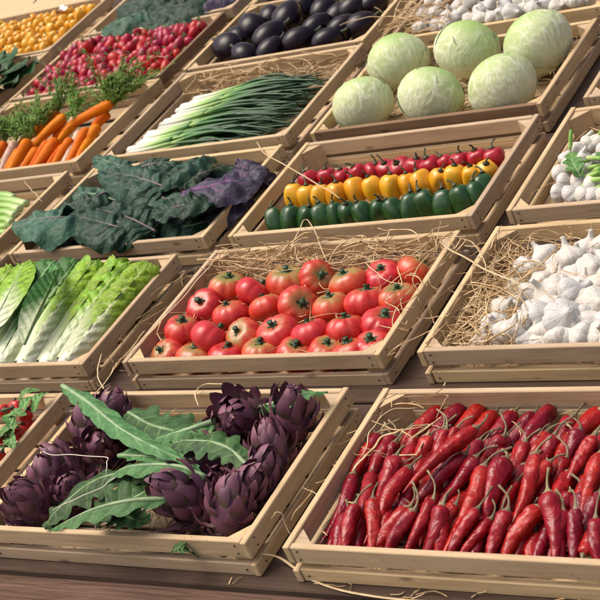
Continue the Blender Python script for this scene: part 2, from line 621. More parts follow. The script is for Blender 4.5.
def slat_mesh(L, h, m, key, cache={}):
    q = (round(L, 4), h, key)
    if q not in cache:
        mb = MB()
        chamfer_box(mb, L / 2, TH / 2, h / 2, .0012)
        cache[q] = mb.mesh('slat', m, False)
    return cache[q]


def post_mesh(cache=[]):
    if not cache:
        mb = MB()
        a, h = .030, HT / 2 - .003
        vv = [(0, 0, -h), (a, 0, -h), (0, a, -h), (0, 0, h), (a, 0, h), (0, a, h)]
        mb.raw(vv, [(0, 2, 1), (3, 4, 5), (0, 1, 4, 3), (1, 2, 5, 4), (2, 0, 3, 5)])
        cache.append(mb.mesh('corner_post', M['crate_post'], False))
    return cache[0]


def floor_mesh(w, cache={}):
    if w not in cache:
        mb = MB()
        chamfer_box(mb, w / 2, .026, .002, .0005)
        cache[w] = mb.mesh('floor_board', M['crate'], False)
    return cache[w]


def nail_mesh(depth, cache={}):
    if depth not in cache:
        mb = MB()
        k8 = [2 * PI * j / 8 for j in range(8)]
        for z in (HT - .007, HT - SH + .007, LH * .5):
            for x in (.021, W - .021):
                ring = lambda y, r: [(x + math.cos(a) * r, y, z + math.sin(a) * r) for a in k8]
                mb.grid(np.array([ring(.0012, .0014), ring(-.0004, .0014), ring(-.0007, .0002)]), True)
            for y in (.019, depth - .019):
                ring = lambda x, r: [(x, y + math.cos(a) * r, z + math.sin(a) * r) for a in k8]
                mb.grid(np.array([ring(W - .001, .0014), ring(W + .0012, .0014), ring(W + .0015, .0002)]), True)
        cache[depth] = mb.mesh('nails', M['nail'], False)
    return cache[depth]


def crate(u, v, label, depth=D, dark=(), n=0.0, rz=0.0):
    root = thing('wooden_crate', tr((u, v, n - HT)) @ Matrix.Rotation(rz, 4, 'Z'), label, 'crate', 'wooden crates on the sloping stand')
    j = lambda a: rnd.uniform(-a, a)
    for lev, (h, z) in enumerate(((SH, HT - SH / 2), (LH, LH / 2 + .0006))):
        nm = 'top' if lev == 0 else 'low'
        for side in 'LRFB':
            dk = (side + nm) in dark
            m = M['crate_dark'] if dk else M['crate']
            if side in 'LR':
                me_ = slat_mesh(depth, h, m, 'd' if dk else 'c')
                x = TH / 2 if side == 'L' else W - TH / 2
                mm = tr((x + j(.0006), depth / 2 + j(.0012), z + j(.0005))) @ Matrix.Rotation(PI / 2 + j(.003), 4, 'Z') @ Matrix.Rotation(j(.003), 4, 'Y')
            else:
                me_ = slat_mesh(W - 2 * TH - .0012, h, m, 'd' if dk else 'c')
                y = TH / 2 + .0012 if side == 'F' else depth - TH / 2 - .0012
                mm = tr((W / 2, y + j(.0006), z - .0008 + j(.0005))) @ Matrix.Rotation(j(.002), 4, 'Y')
            o = link('slat', me_, mm, root)
            if dk: o['label'] = 'dark brown slat'
    tag(link('nails', nail_mesh(depth), None, root), kind='stuff')
    pmsh = post_mesh()
    e = TH + .0006
    for x, y, a in ((e, e, 0), (W - e, e, PI / 2), (W - e, depth - e, PI), (e, depth - e, -PI / 2)):
        link('corner_post', pmsh, tr((x, y, HT / 2 - .0005)) @ Matrix.Rotation(a, 4, 'Z'), root)
    fm = floor_mesh(W - 2 * TH - .004)
    nf = 5
    for i in range(nf):
        y = e + .032 + (depth - 2 * e - .064) * i / (nf - 1)
        link('floor_board', fm, tr((W / 2, y, .0035)), root)
    return root


CR = {}


def put(key, u, v, label, **k):
    CR[key] = (u, v, k.get('depth', D))
    crate(u, v, label, **k)


put('redchilli', .171, -.002, 'crate of small red chillies at the lower left edge of the display')
put('artichoke', .728, 0, 'crate of purple artichokes and jagged leaves in the bottom row')
put('chilli', 1.288, -.004, 'crate of long dried red chillies at the lower right')
put('lettuce', .158, .396, 'crate of romaine lettuces left of the tomato crate')
put('tomato', .743, .399, 'straw lined crate full of ribbed red tomatoes')
put('garlic', 1.304, .401, 'straw lined crate of white garlic above the chillies')
put('celery', -.385, .768, 'crate of green celery stalks at the left edge')
put('kale', .188, .768, 'crate of dark crinkled kale left of the small peppers')
put('pepper', .746, .763, 'crate with rows of red, yellow and green peppers')
put('newgarlic', 1.304, .768, 'crate of fresh green garlic at the right edge')
put('carrot', -.388, 1.131, 'crate of carrots with feathery tops left of the spring onions', depth=.368)
put('scallion', .175, 1.128, 'deep crate of spring onions with straw behind them', depth=.378)
put('cabbage', .736, 1.121, 'crate of pale cabbages with a dark brown front slat', dark=('Ftop', 'Flow'))
put('strawright', 1.314, 1.125, 'mostly hidden crate at the upper right edge beside the cabbages')
put('spinach', -.965, 1.465, 'crate of dark green spinach at the upper left edge')
put('radish', -.399, 1.513, 'crate of small red radishes behind the carrots', dark=('Rtop',))
put('eggplant', .165, 1.522, 'crate of glossy dark aubergines behind the spring onions')
put('mushroom', .735, 1.497, 'crate of small white bulbs and straw behind the cabbages')
put('yellow', -.972, 1.800, 'crate of small yellow peppers in the top left corner')
put('topkale', -.385, 1.850, 'crate of dark kale behind the radishes, cut by the top edge')
FL = -HT + .0065                                             # crate floor surface in the display frame


def within(key, px, py, n, pad=.02):
    """pixel -> point, kept inside a crate"""
    u, v, d = CR[key]
    p = at(px, py, n)
    p.x = min(max(p.x, u + pad), u + W - pad)
    p.y = min(max(p.y, v + pad), v + d - pad)
    return p


def rows_label(items, key_row, text):
    """items: list of dicts with 'u' and 'row' -> 'text' formatted with ordinal from left"""
    for r in sorted({i['row'] for i in items}):
        q = sorted([i for i in items if i['row'] == r], key=lambda i: i['u'])
        for j, i in enumerate(q): i['ord'] = ORD[j] + ' from left' if j else 'leftmost'


# ------------------------------------------------------------------ straw
def straw_bed(key, label, count, region, n0, n1, L=(.05, .16), wid=.0011, seed=1, avoid=None):
    """loose wood-wool strands curling through a box of the display frame"""
    r = random.Random(seed)
    mb = MB()
    u0, u1, v0, v1 = region
    for i in range(count):
        for _ in range(8):
            p = np.array([r.uniform(u0, u1), r.uniform(v0, v1), r.uniform(n0, n1)])
            if avoid is None or not avoid(p[0], p[1]): break
        l = r.uniform(*L)
        a = r.uniform(0, 2 * PI)
        w = r.gauss(0, 9)
        pts = []
        dn = r.uniform(-.15, .25)
        m = 9
        for q in range(m):
            pts.append(p.copy())
            a += w * l / m + r.gauss(0, .18)
            dn += r.gauss(0, .12)
            p = p + np.array([math.cos(a), math.sin(a), dn * .5]) * l / m
            p[0] = min(max(p[0], u0), u1); p[1] = min(max(p[1], v0), v1); p[2] = min(max(p[2], n0), n1 + .012)
        tube(mb, np.array(pts), r.uniform(.55, 1.25) * wid, 4, up=(r.gauss(0, 1), r.gauss(0, 1), r.gauss(0, 1)), flat=.45)
    o = link('straw', mb.mesh('straw', M['straw']), Matrix())
    tag(o, label, 'straw', kind='stuff')


def box_of(key, pad=.013):
    u, v, d = CR[key]
    return (u + pad, u + W - pad, v + pad, v + d - pad)


b = box_of('tomato')
straw_bed('tomato', 'tan straw bedding round and behind the tomatoes', 230, b, FL, -.012, seed=3)
straw_bed('tomato', 'loose tan straw along the back of the tomato crate', 210, (b[0], b[1], b[3] - .055, b[3] + .004), -.03, .012, seed=4)
straw_bed('tomato', 'wisps of straw at the right rim of the tomato crate', 26, (b[1] - .03, b[1] + .03, b[2] + .05, b[3]), -.006, .008, seed=14)
b = box_of('garlic')
straw_bed('garlic', 'thick tan straw under and left of the garlic', 420, (b[0], b[0] + .13, b[2], b[3] - .02), FL, -.004, seed=5)
straw_bed('garlic', 'tan straw scattered under the garlic bulbs', 260, b, FL, -.012, seed=6)
b = box_of('scallion')
straw_bed('scallion', 'tan straw along the back of the spring onion crate', 240, (b[0] + .03, b[1], b[3] - .07, b[3]), FL, -.004, seed=7)
b = box_of('mushroom')
straw_bed('mushroom', 'dense brown straw between aubergines and white bulbs', 420, (b[0] - .03, b[0] + .13, b[2] + .0, b[3]), FL, .03, seed=8)
straw_bed('mushroom', 'straw under the small white bulbs at the top', 120, b, FL, -.01, seed=9)
b = box_of('cabbage')
straw_bed('cabbage', 'tan straw under the pale cabbages', 260, b, FL, -.02, seed=10)
straw_bed('cabbage', 'straw in the left corner of the cabbage crate', 110, (b[0], b[0] + .06, b[2] + .1, b[3] + .03), -.04, .012, seed=18)
for key, lab, cnt, sd in (('artichoke', 'straw under the artichoke leaves', 120, 11), ('chilli', 'straw under the dried chillies', 110, 12),
                          ('newgarlic', 'straw under the fresh green garlic', 160, 13), ('strawright', 'straw in the crate at the upper right edge', 160, 15),
                          ('eggplant', 'straw beneath the dark aubergines', 120, 16), ('lettuce', 'straw below the romaine lettuces', 90, 17)):
    straw_bed(key, lab, cnt, box_of(key), FL, -.03, seed=sd)
b = box_of('chilli')
straw_bed('chilli', 'straw bundle at the back left of the chilli crate', 16, (b[0], b[0] + .10, b[3] - .12, b[3]), -.02, .006, L=(.08, .2), wid=.0013, seed=19)


straw_bed('', 'straw bits fallen on the plank under the chilli crate', 26, (1.18, 1.95, VF + .001, -.006), -.0595, -.0575, L=(.02, .06), seed=31)
straw_bed('', 'straw caught between the lettuce and tomato crates', 26, (.662, .74, .40, .70), -.059, -.02, L=(.04, .12), seed=32)
straw_bed('', 'straw caught between the tomato and garlic crates', 24, (1.246, 1.302, .41, .70), -.059, -.01, L=(.04, .12), seed=33)
straw_bed('', 'straw caught between the artichoke and chilli crates', 14, (1.232, 1.286, .02, .30), -.059, -.02, L=(.03, .09), seed=34)


def strand(pts, label, wid=.0016, mat='ribbon', flat=.4, cat='straw strand', name='straw_strand', n=28):
    P = curve(pts, n)
    jit = np.random.default_rng(len(label)).normal(0, .0011, (9, 3))
    P = P + curve(list(jit), n)
    wid *= .72
    o_ = P.mean(axis=0)
    mb = MB()
    tube(mb, P - o_, np.r_[np.linspace(.5, 1, 4), np.ones(n - 8), np.linspace(1, .4, 4)] * wid, 5, flat=flat)
    tag(link(name, mb.mesh(name, M[mat]), tr(o_)), label, cat)


A3 = lambda q: [at(*p) for p in q]
strand(A3([(257, 143, .006), (268, 156, .012), (290, 168, .02), (318, 184, .02), (341, 199, .012)]), 'long pale straw lying across the corner of the pepper crate', .0021)
strand(A3([(440, 243, .018), (462, 256, .012), (482, 268, .006), (505, 277, .01), (521, 285, .008)]), 'thick pale straw crossing from tomato crate to garlic crate', .0030)
strand(A3([(460, 238, .006), (474, 244, .012), (484, 258, .01), (488, 275, .0)]), 'curling straw hanging over the garlic crate corner', .0014)
strand(A3([(247, 556, -.050), (262, 554, -.036), (279, 558, -.050), (296, 569, -.058), (316, 582, -.058), (345, 592, -.058), (385, 598, -.058), (430, 602, -.058)]),
       'long pale ribbon of straw trailing on the plank below the chilli crate', .0030)
strand(A3([(198, 406, .004), (197, 390, .006), (206, 384, .022), (225, 384, .024), (246, 390, .018), (262, 398, .004)]), 'looped pale ribbon behind the big artichoke', .0022)
strand(A3([(40, 447, .004), (48, 453, .03), (75, 455, .052), (104, 457, .052), (107, 463, .05), (105, 474, .05)]), 'thin white twine over the left artichokes', .0011, 'twine', .9, 'twine', 'twine')
strand(A3([(52, 511, .03), (75, 499, .045), (95, 491, .05), (110, 482, .052), (116, 478, .052)]), 'thin white twine end on the jagged artichoke leaf', .0012, 'twine', .9, 'twine', 'twine')
strand(A3([(340, 25, .052), (355, 20, .045), (372, 17, .035), (392, 16, .03), (412, 20, .02)]), 'bent brown straw over the aubergines', .0028, 'straw')
strand(A3([(24, 181, .002), (32, 190, .004), (42, 201, .012)]), 'short pale straw by the kale below the carrots', .0013)
strand(A3([(488, 250, .004), (497, 236, .006), (502, 226, .006)]), 'thin straw standing against the garlic crate corner', .0012)
strand(A3([(352, 472, -.004), (366, 455, .006), (384, 436, .012), (404, 428, .010)]), 'stiff tan stalk leaning in the chilli crate corner', .0030, 'straw')
strand(A3([(364, 456, .004), (372, 428, .012), (390, 411, .014), (418, 409, .010)]), 'thin curved straw arching over the chilli crate corner', .0012)
strand(A3([(267, 528, -.02), (277, 512, -.004), (284, 522, -.02), (292, 538, -.04)]), 'wisp of straw between artichoke and chilli crates', .0011)
strand(A3([(110, 395, .004), (99, 380, .012), (98, 366, .0), (103, 350, -.02)]), 'upright straws at the lettuce crate corner', .0018)
strand(A3([(92, 398, .0), (112, 372, -.01), (118, 360, -.02)]), 'slanted straw beside the lettuce crate corner', .0016)
strand(A3([(130, 352, .002), (160, 322, .006), (190, 290, .008), (214, 262, .008)]), 'long straw lying on the left rim of the tomato crate', .0016)
strand(A3([(228, 262, .01), (250, 268, .016), (280, 270, .02), (312, 266, .014)]), 'curved straw above the back tomatoes', .0015)
strand(A3([(290, 252, .01), (300, 228, .008), (306, 218, .012), (316, 232, .008), (328, 262, .008)]), 'straw looped over the back rim of the tomato crate', .0015)
strand(A3([(365, 262, .006), (376, 272, .03), (390, 282, .034), (404, 284, .03)]), 'pale straw lying on a tomato at the back right', .0014)

# ------------------------------------------------------------------ tomatoes
def tomato_mesh(i):
    r = random.Random(100 + i)
    nl = r.choice([6, 7, 8, 9])
    ph = r.uniform(0, 6)
    wob = [r.uniform(.75, 1.25) for _ in range(nl)]
    prof = []
    for q in np.linspace(0, 1, 19):
        a = -PI / 2 + PI * q
        rr = math.cos(a) ** .82 if 0 < q < 1 else 0.0
        z = math.sin(a) * .72
        if q > .8: z -= .18 * ((q - .8) / .2) ** 1.6
        if q < .12: z += .06 * (1 - q / .12)
        prof.append((max(rr, .0005), z))

    def rf(h, t):
        x = (h + ph) * nl / (2 * PI)
        d = abs((x % 1) - .5) * 2
        amp = .03 + .20 * max(0, t - .30)
        return 1 + .035 * math.sin(h * 2 + ph) - amp * d ** 4 * wob[int(x) % nl] + .015 * math.sin(3 * h + i)
    mb = MB()
    lathe(mb, prof, 48, rf)
    gro = [(abs((((2 * PI * j / 48) + ph) * nl / (2 * PI)) % 1 - .5) * 2) ** 6 for j in range(48)]
    mb.s = [np.tile(np.array(gro), len(prof))]                # rib grooves, for the streaks
    return mb.mesh('tomato_body', M['tomato'])


def calyx_mesh(name, mat, nsep, L, wd, stem, up=.5, seed=0, r0=.12):
    r = random.Random(seed)
    mb = MB()
    for q in range(nsep):
        a = q * 2 * PI / nsep + r.uniform(-.2, .2)
        l = L * r.uniform(.75, 1.15)
        cu = r.uniform(.2, 1) * up
        pts = np.array([[math.cos(a) * l * x, math.sin(a) * l * x, .04 * L + cu * L * (x ** 2) * .6 - .10 * x * L] for x in np.linspace(.05, 1, 6)])
        tube(mb, pts, wd * np.array([.9, 1.15, 1, .75, .45, .12]), 5, flat=.35)
    P = np.array([[math.sin(z * 2) * .12 * stem, .1 * stem * z * z, z * stem] for z in np.linspace(0, 1, 6)])
    tube(mb, P, r0 * L * np.array([1.6, 1.1, .9, .85, .9, 1.15]), 6, up=(1, 0, .1))
    return mb.mesh(name, mat)


TM = [tomato_mesh(i) for i in range(7)]
TC = [calyx_mesh('calyx', M['calyx'], 5 + i % 2, .40, .15, .34, 1.1, 20 + i, .42) for i in range(4)]
trows = [[(168, 352), (196, 354), (228, 353), (262, 350), (297, 350), (328, 349), (352, 350), (374, 344)],
         [(183, 331), (212, 339), (244, 337), (278, 334), (311, 335), (347, 330), (384, 325)],
         [(205, 307), (231, 316), (267, 309), (299, 307), (332, 308), (367, 303), (399, 299)],
         [(229, 288), (255, 294), (288, 283), (318, 279), (349, 284), (384, 277), (416, 273)]]
stems = {0: (.1, -.2), 1: (.15, -.2)}
RN = ['front', 'second', 'third', 'back']
for ri, row in enumerate(trows):
    for j, (px, py) in enumerate(row):
        s = rnd.uniform(.0322, .0358)
        if (ri, j) in ((1, 1), (3, 2)): s = .0375
        n_ = FL + s * .76 + (rnd.uniform(.004, .010) if ri else -.004)
        p = within('tomato', px, py + (0 if ri else 4), n_, .05 if ri else .043)
        ax = V((rnd.gauss(.0, .28), rnd.gauss(.06, .24), 1)).normalized()
        if (ri, j) in ((1, 1), (3, 1), (3, 6)): ax = V((.55, .75, .55)).normalized()
        if (ri, j) in ((3, 3), (2, 3)): ax = V((.8, -.35, .6)).normalized()
        mm = tr(p) @ axis_rot(ax, rnd.uniform(0, 6)) @ scl((s * rnd.uniform(.97, 1.08), s * rnd.uniform(.97, 1.08), s))
        od = 'leftmost' if j == 0 else ORD[j] + ' from left'
        root = thing('tomato', mm, f'ribbed red tomato, {od} in the {RN[ri]} row of the tomato crate', 'tomato', 'tomatoes in the straw lined crate')
        link('body', rnd.choice(TM), None, root)
        link('calyx', rnd.choice(TC), tr((0, 0, .53)) @ Matrix.Rotation(rnd.uniform(0, 6), 4, 'Z') @ scl(rnd.uniform(.75, .95)), root)


# ------------------------------------------------------------------ small peppers
def pepper_mesh(i, mat, L, lob=4):
    r = random.Random(300 + i)
    ph = r.uniform(0, 6)
    prof = []
    for q in np.linspace(0, 1, 15):
        w = (math.sin(PI * min(1, q * .94 + .06)) ** .38) if q > 0 else .0
        w *= .80 + .22 * q
        if q > .86: w *= math.cos((q - .86) / .14 * PI / 2 * .97) ** .6
        z = (q - .5) * L
        if q > .9: z -= .10 * ((q - .9) / .1) ** 1.5
        prof.append((max(w, .0006), z))
    mb = MB()
    lathe(mb, prof, 24, lambda h, t: 1 + .11 * math.cos(lob * h + ph + .5 * t) * (.4 + .6 * (1 - t)) + .06 * math.sin(h + 2 * ph) * (1 - t) + .045 * math.sin(5 * t + 2 * h + i) + .05 * noise.noise(V((math.cos(h) * 1.3 + i * 3, math.sin(h) * 1.3, t * 3))))
    return mb.mesh('body', mat)


def pepper_stem(i, L, mat):
    r = random.Random(400 + i)
    mb = MB()
    k = r.uniform(.3, .9)
    a = r.uniform(0, 6)
    P = np.array([[math.cos(a) * k * z * z * L, math.sin(a) * k * z * z * L, z * L * (1 - .25 * z)] for z in np.linspace(0, 1, 8)])
    tube(mb, P, np.array([.34, .17, .10, .08, .075, .075, .08, .10]) * .9, 6, up=(1, 0, .1))
    return mb.mesh('stalk', mat)


PM = {c: [pepper_mesh(i + 10 * q, M['pep_' + c], L) for i in range(7)] for q, (c, L) in enumerate((('red', 1.8), ('yel', 2.4), ('grn', 2.9)))}
PS = [pepper_stem(i, .80, M['pep_stem']) for i in range(5)]
green = [(275, 215), (291, 215), (307, 214), (323, 213), (336, 211), (349, 210), (364, 210), (379, 207), (395, 206), (412, 204), (428, 200), (445, 200), (464, 196), (477, 192), (488, 184)]
yellow = [(294, 195), (308, 196), (321, 195), (337, 194), (355, 189), (374, 188), (391, 186), (408, 184), (423, 182), (439, 179), (455, 177), (472, 176), (487, 172)]
redp = [(309, 180), (327, 176), (343, 176), (358, 173), (373, 171), (387, 169), (401, 168), (416, 167), (431, 166), (446, 163), (461, 161), (478, 158), (495, 157)]
for nm, cname, pts, r0, ax0, n0 in (('green_pepper', 'grn', green, .0205, (0, .35, 1), -.024), ('yellow_pepper', 'yel', yellow, .0200, (0, .25, 1), -.014),
                                    ('red_pepper', 'red', redp, .0215, (0, .15, 1), -.012)):
    cw = {'grn': 'small dark green pepper', 'yel': 'small yellow pepper', 'red': 'small round red pepper'}[cname]
    rw = {'grn': 'front', 'yel': 'middle', 'red': 'back'}[cname]
    for j, (px, py) in enumerate(pts):
        s = r0 * rnd.uniform(.94, 1.16)
        p = within('pepper', px, py + (6 if cname == 'grn' else 1), n0 + rnd.uniform(-.002, .003), .03)
        ax = V((rnd.gauss(0, .26), ax0[1] + rnd.gauss(0, .26), 1)).normalized()
        px, py = px + rnd.uniform(-1.5, 1.5), py + rnd.uniform(-2, 2)
        mm = tr(p) @ axis_rot(ax, rnd.uniform(0, 6)) @ scl(s)
        od = 'leftmost' if j == 0 else ORD[j] + ' from left'
        root = thing(nm, mm, f'{cw}, {od} in the {rw} row of the pepper crate', 'pepper', f'{rw} row of peppers in the pepper crate')
        link('body', rnd.choice(PM[cname]), None, root)
        Lh = {'grn': 1.45, 'yel': 1.2, 'red': .9}[cname]
        link('stalk', rnd.choice(PS), tr((0, 0, Lh - .10)), root)
# a second layer hidden behind each row keeps the crate from looking hollow through the side gaps
# ------------------------------------------------------------------ dried chillies
def chilli(cap, tip, wid, lift_cap, lift_tip, label, bend=0.0, mat='chilli', smat='chilli_stem', name='dried_chilli', group='dried chillies in the crate', cat='chilli', stem_len=.028, seg=14):
    r = rnd
    c, e = V(cap), V(tip)
    d = e - c
    sd = d.cross(V((0, 0, 1))).normalized()
    mid = c + d * .5 + sd * bend * d.length + V((0, 0, d.length * r.uniform(-.02, .07)))
    org = c + d * .45
    P = curve([c - org, mid - org, e - org], 30)
    x = np.linspace(0, 1, 30)
    prof = (1 - .62 * np.exp(-x / .05)) * np.clip(1 - x ** 2.4, 0, 1) ** .75 * (1 - .16 * x)
    prof[-1] = .06
    off = r.uniform(0, 50)
    wr = [r.uniform(-1, 1) for _ in range(30)]

    def rf(t, h):
        o = np.array([noise.noise(V((q * 3.5 + off, math.cos(h) * 2.0, math.sin(h) * 2.0 + off))) for q in t])
        o2 = np.array([noise.noise(V((q * 14 + off, math.cos(h) * 1.4, math.sin(h) * 1.4 - off))) for q in t])
        return 1 + .26 * o + .13 * o2
    mb = MB()
    tube(mb, P, prof * wid / 2, seg, rf=rf, flat=.86)
    root = thing(name, tr(org), label, cat, group)
    link('body', mb.mesh('body', M[mat]), None, root)
    ms = MB()
    dn = (c - V(mid)).normalized()
    L = stem_len * r.uniform(.7, 1.3)
    cv = sd * r.choice((-1, 1)) * r.uniform(.2, 1.5) + V((0, 0, r.uniform(-.3, .7)))
    Q = curve([c - org - dn * .006, c - org + dn * .004, c - org + dn * L * .55 + cv * L * .18, c - org + dn * L * .85 + cv * L * .62], 9)
    tube(ms, Q, np.array([.52, .48, .25, .13, .10, .09, .09, .095, .12]) * wid * .62, 7)
    link('stalk', ms.mesh('stalk', M[smat]), None, root)


def zA(x, y): return (x / 3.53 + 300, y / 3.53 + 400)
def zB(x, y): return (x / 3.53 + 440, y / 3.53 + 400)


CH = []  # (cap px, tip px, width m, cap n, tip n)
for a, b_, w, n1, n2 in [
    ((150, 450), (105, 512), .034, -.025, -.030), ((225, 340), (205, 512), .034, -.016, -.032), ((195, 368), (160, 518), .036, .004, -.024), ((257, 350), (247, 524), .036, .006, -.020),
    ((335, 150), (262, 270), .034, -.012, -.030), ((340, 200), (278, 352), .038, .006, -.022), ((388, 238), (296, 436), .036, .010, -.020), ((410, 130), (352, 255), .034, -.006, -.03),
    ((385, 380), (262, 522), .038, -.002, -.024), ((402, 388), (308, 528), .036, .012, -.018), ((468, 352), (372, 532), .036, .014, -.018), ((503, 372), (440, 538), .038, .018, -.016),
    ((458, 130), (405, 262), .034, -.004, -.026), ((515, 105), (468, 215), .034, .0, -.022)]:
    CH.append((zA(*a), zA(*b_), w, n1, n2))
for a, b_, w, n1, n2 in [
    ((88, 190), (-95, 370), .036, .006, -.016), ((130, 200), (5, 360), .034, .004, -.018), ((130, 98), (-82, 284), .040, .026, .020), ((158, 232), (32, 488), .036, .016, -.012),
    ((132, 385), (42, 535), .034, .010, -.020), ((178, 420), (80, 536), .034, -.004, -.024), ((238, 388), (178, 542), .038, .014, -.016), ((232, 210), (175, 400), .048, .010, -.014),
    ((222, 130), (165, 215), .034, -.004, -.02), ((300, 150), (258, 260), .034, -.002, -.02), ((338, 190), (266, 405), .038, .014, -.008), ((388, 220), (306, 365), .038, .006, -.014),
    ((405, 125), (362, 215), .036, .0, -.02), ((350, 128), (318, 205), .032, -.008, -.022), ((492, 108), (458, 210), .036, -.002, -.02), ((545, 128), (455, 285), .036, .006, -.014),
    ((445, 205), (405, 300), .034, -.004, -.022), ((565, 190), (508, 385), .040, .012, -.012), ((352, 378), (238, 545), .040, .004, -.020), ((382, 325), (392, 552), .044, .024, -.012),
    ((432, 385), (432, 555), .034, .012, -.020), ((478, 382), (474, 556), .036, .012, -.020), ((550, 418), (572, 552), .036, .010, -.020), ((506, 548), (548, 455), .028, -.012, -.004),
    ((240, 470), (212, 548), .034, -.018, -.026), ((335, 470), (318, 550), .034, -.018, -.028), ((355, 505), (345, 552), .032, -.022, -.028), ((8, 425), (-12, 545), .036, .006, -.02),
    ((55, 370), (-5, 520), .034, .0, -.024), ((75, 430), (15, 540), .034, -.018, -.028), ((500, 330), (470, 470), .036, -.008, -.024), ((560, 330), (525, 470), .036, -.004, -.024),
    ((290, 430), (262, 545), .034, -.016, -.028), ((600, 100), (570, 220), .034, -.004, -.02), ((625, 250), (590, 430), .036, .008, -.018), ((625, 390), (610, 548), .036, .008, -.02),
    ((455, 330), (415, 420), .034, -.012, -.024), ((270, 290), (225, 420), .036, -.010, -.024), ((60, 100), (20, 180), .032, -.004, -.02), ((10, 105), (-35, 200), .034, -.004, -.02),
    ((660, 120), (630, 260), .034, 0, -.02), ((680, 240), (650, 420), .036, .008, -.018), ((685, 400), (675, 555), .036, .008, -.018), ((735, 130), (700, 280), .034, 0, -.02), ((740, 260), (710, 430), .036, .008, -.018),
    ((745, 410), (735, 560), .036, .008, -.018)]:
    CH.append((zB(*a), zB(*b_), w, n1, n2))
items = []
extra = random.Random(91)
for q in range(34):                                           # slim pods filling in between the ones picked out above
    cp = (345 + 250 * (q % 12) / 11 + extra.uniform(-6, 6), (438, 470, 510)[q // 12] + extra.uniform(-6, 6))
    CH.append((cp, (cp[0] - extra.uniform(8, 30), cp[1] + extra.uniform(42, 58)), .036, -.012, -.026))
for (cp, tp, w, n1, n2) in CH:
    tp = (cp[0] + (tp[0] - cp[0]) * 1.24, cp[1] + (tp[1] - cp[1]) * 1.24)
    c = within('chilli', *cp, n1 - .006, .022)
    e = within('chilli', *tp, n2 - .006, .014)
    if tp[1] > 535 and cp[1] < tp[1]: e = within('chilli', tp[0] - 3, tp[1] + 9, n2 - .006, .012)
    row = 'front' if cp[1] > 500 else ('middle' if cp[1] > 447 else 'back')
    items.append(dict(c=c, e=e, w=w, u=c.x, row=row))
rows_label(items, None, None)
for i in items:
    chilli(i['c'], i['e'], i['w'] * rnd.uniform(.56, .72), 0, 0, f"wrinkled red chilli, {i['ord']} in the {i['row']} row of the chilli crate", rnd.uniform(-.07, .07))

# the layer underneath
u, v, d_ = CR['chilli']
for q in range(3):
    for j in range(14):
        x = u + .072 + (W - .10) * j / 13 + rnd.uniform(-.006, .006)
        y = v + .022 + q * .085
        od = 'leftmost' if j == 0 else ORD[j] + ' from left'
        chilli((x + rnd.uniform(0, .02), y + rnd.uniform(.10, .13), -.030), (x - rnd.uniform(0, .02), y, -.042), .027, 0, 0, f"dark red chilli underneath, {od} in the {['front', 'middle', 'back'][q]} of the bottom layer", .03)

# small red chillies in the crate at the left edge
items = []
for px, py, dx, dy, n in [(12, 408, 12, -4, .006), (28, 410, -7, 14, .004), (3, 437, -10, 6, .008), (17, 436, 10, -10, .0), (5, 410, -12, 4, 0), (-8, 425, -9, 12, 0), (22, 425, 9, -5, -.01), (36, 422, -12, 18, -.02),
                          (30, 445, -16, 22, -.03), (14, 466, -14, 16, -.03), (2, 470, -12, 14, -.012), (8, 452, -10, 10, -.004), (-12, 450, -10, 12, 0), (-20, 475, -10, 12, 0), (-5, 490, -10, 12, -.02), (-30, 420, -10, 12, 0)]:
    c = within('redchilli', px, py, n, .03)
    e = within('redchilli', px + dx, py + dy, n - .012, .022)
    items.append(dict(c=c, e=e, u=c.x, row='front' if c.y < CR['redchilli'][1] + .16 else 'back'))
rows_label(items, None, None)
for i in items:
    chilli(i['c'], i['e'], .026, 0, 0, f"smooth bright red chilli, {i['ord']} towards the {i['row']} of the lower left crate", .02, 'red_small', 'pep_stem', 'red_chilli', 'small red chillies in the lower left crate', stem_len=.022, seg=10)


# ------------------------------------------------------------------ leaves
def leaf_mesh(name, spine, width, mat, up=(0, 0, 1), fold=.25, ruffle=.0, rf=5, serr=0.0, sf=9, crink=.0, nu=34, nv=13, shape='oval', seed=0, curl=0.0, thick=0.0):
    """blade along a spine in given coordinates; width is the full width at the widest place"""
    C = curve(spine, nu)
    tg, sd, nr = frames(C, up)
    L = np.linalg.norm(np.diff(C, axis=0), axis=1).sum()
    A = np.zeros((nu, nv, 3))
    ph = seed * 1.7
    ts = np.linspace(0, 1, nu)
    S = np.linspace(-1, 1, nv)
    for i, t in enumerate(ts):
        if shape == 'oval': w = math.sin(PI * min(1, .06 + .90 * t)) ** .7
        elif shape == 'spear': w = (math.sin(PI * min(1, .05 + .93 * t ** .8)) ** .8)
        elif shape == 'round': w = max(.10, math.sin(PI * (t ** .75) * .97 + .03) ** .55) if t > .08 else .12
        else: w = 1
        w = max(w, .03) * width / 2
        for j, s in enumerate(S):
            a = abs(s)
            ww = w
            if serr:
                e = .5 + .5 * math.sin(t * sf * 2 * PI + (1.2 if s > 0 else 0) + ph)
                ww = w * (1 - serr * a ** 2 * (e ** 1.5) + .06 * noise.noise(V((t * 20, s + ph, 0))))
            off = fold * ww * a + curl * ww * a ** 3
            rr = ruffle * width * a ** 2 * math.sin(t * rf * 2 * PI + (1.9 if s > 0 else 0) + ph + .8 * math.sin(3 * t + ph))
            p = C[i] + sd[i] * s * ww * (1 - .12 * abs(fold)) + nr[i] * (off + rr)
            if crink:
                q = noise.noise(V((p[0] * 30 + ph, p[1] * 30, p[2] * 30))) + .45 * noise.noise(V((p[0] * 80 + ph, p[1] * 80, p[2] * 80)))
                p = p + nr[i] * crink * q * (.3 + .7 * min(1, a * 3))
            A[i, j] = p
    mb = MB()
    mb.grid(A)
    return mb.mesh(name, mat)


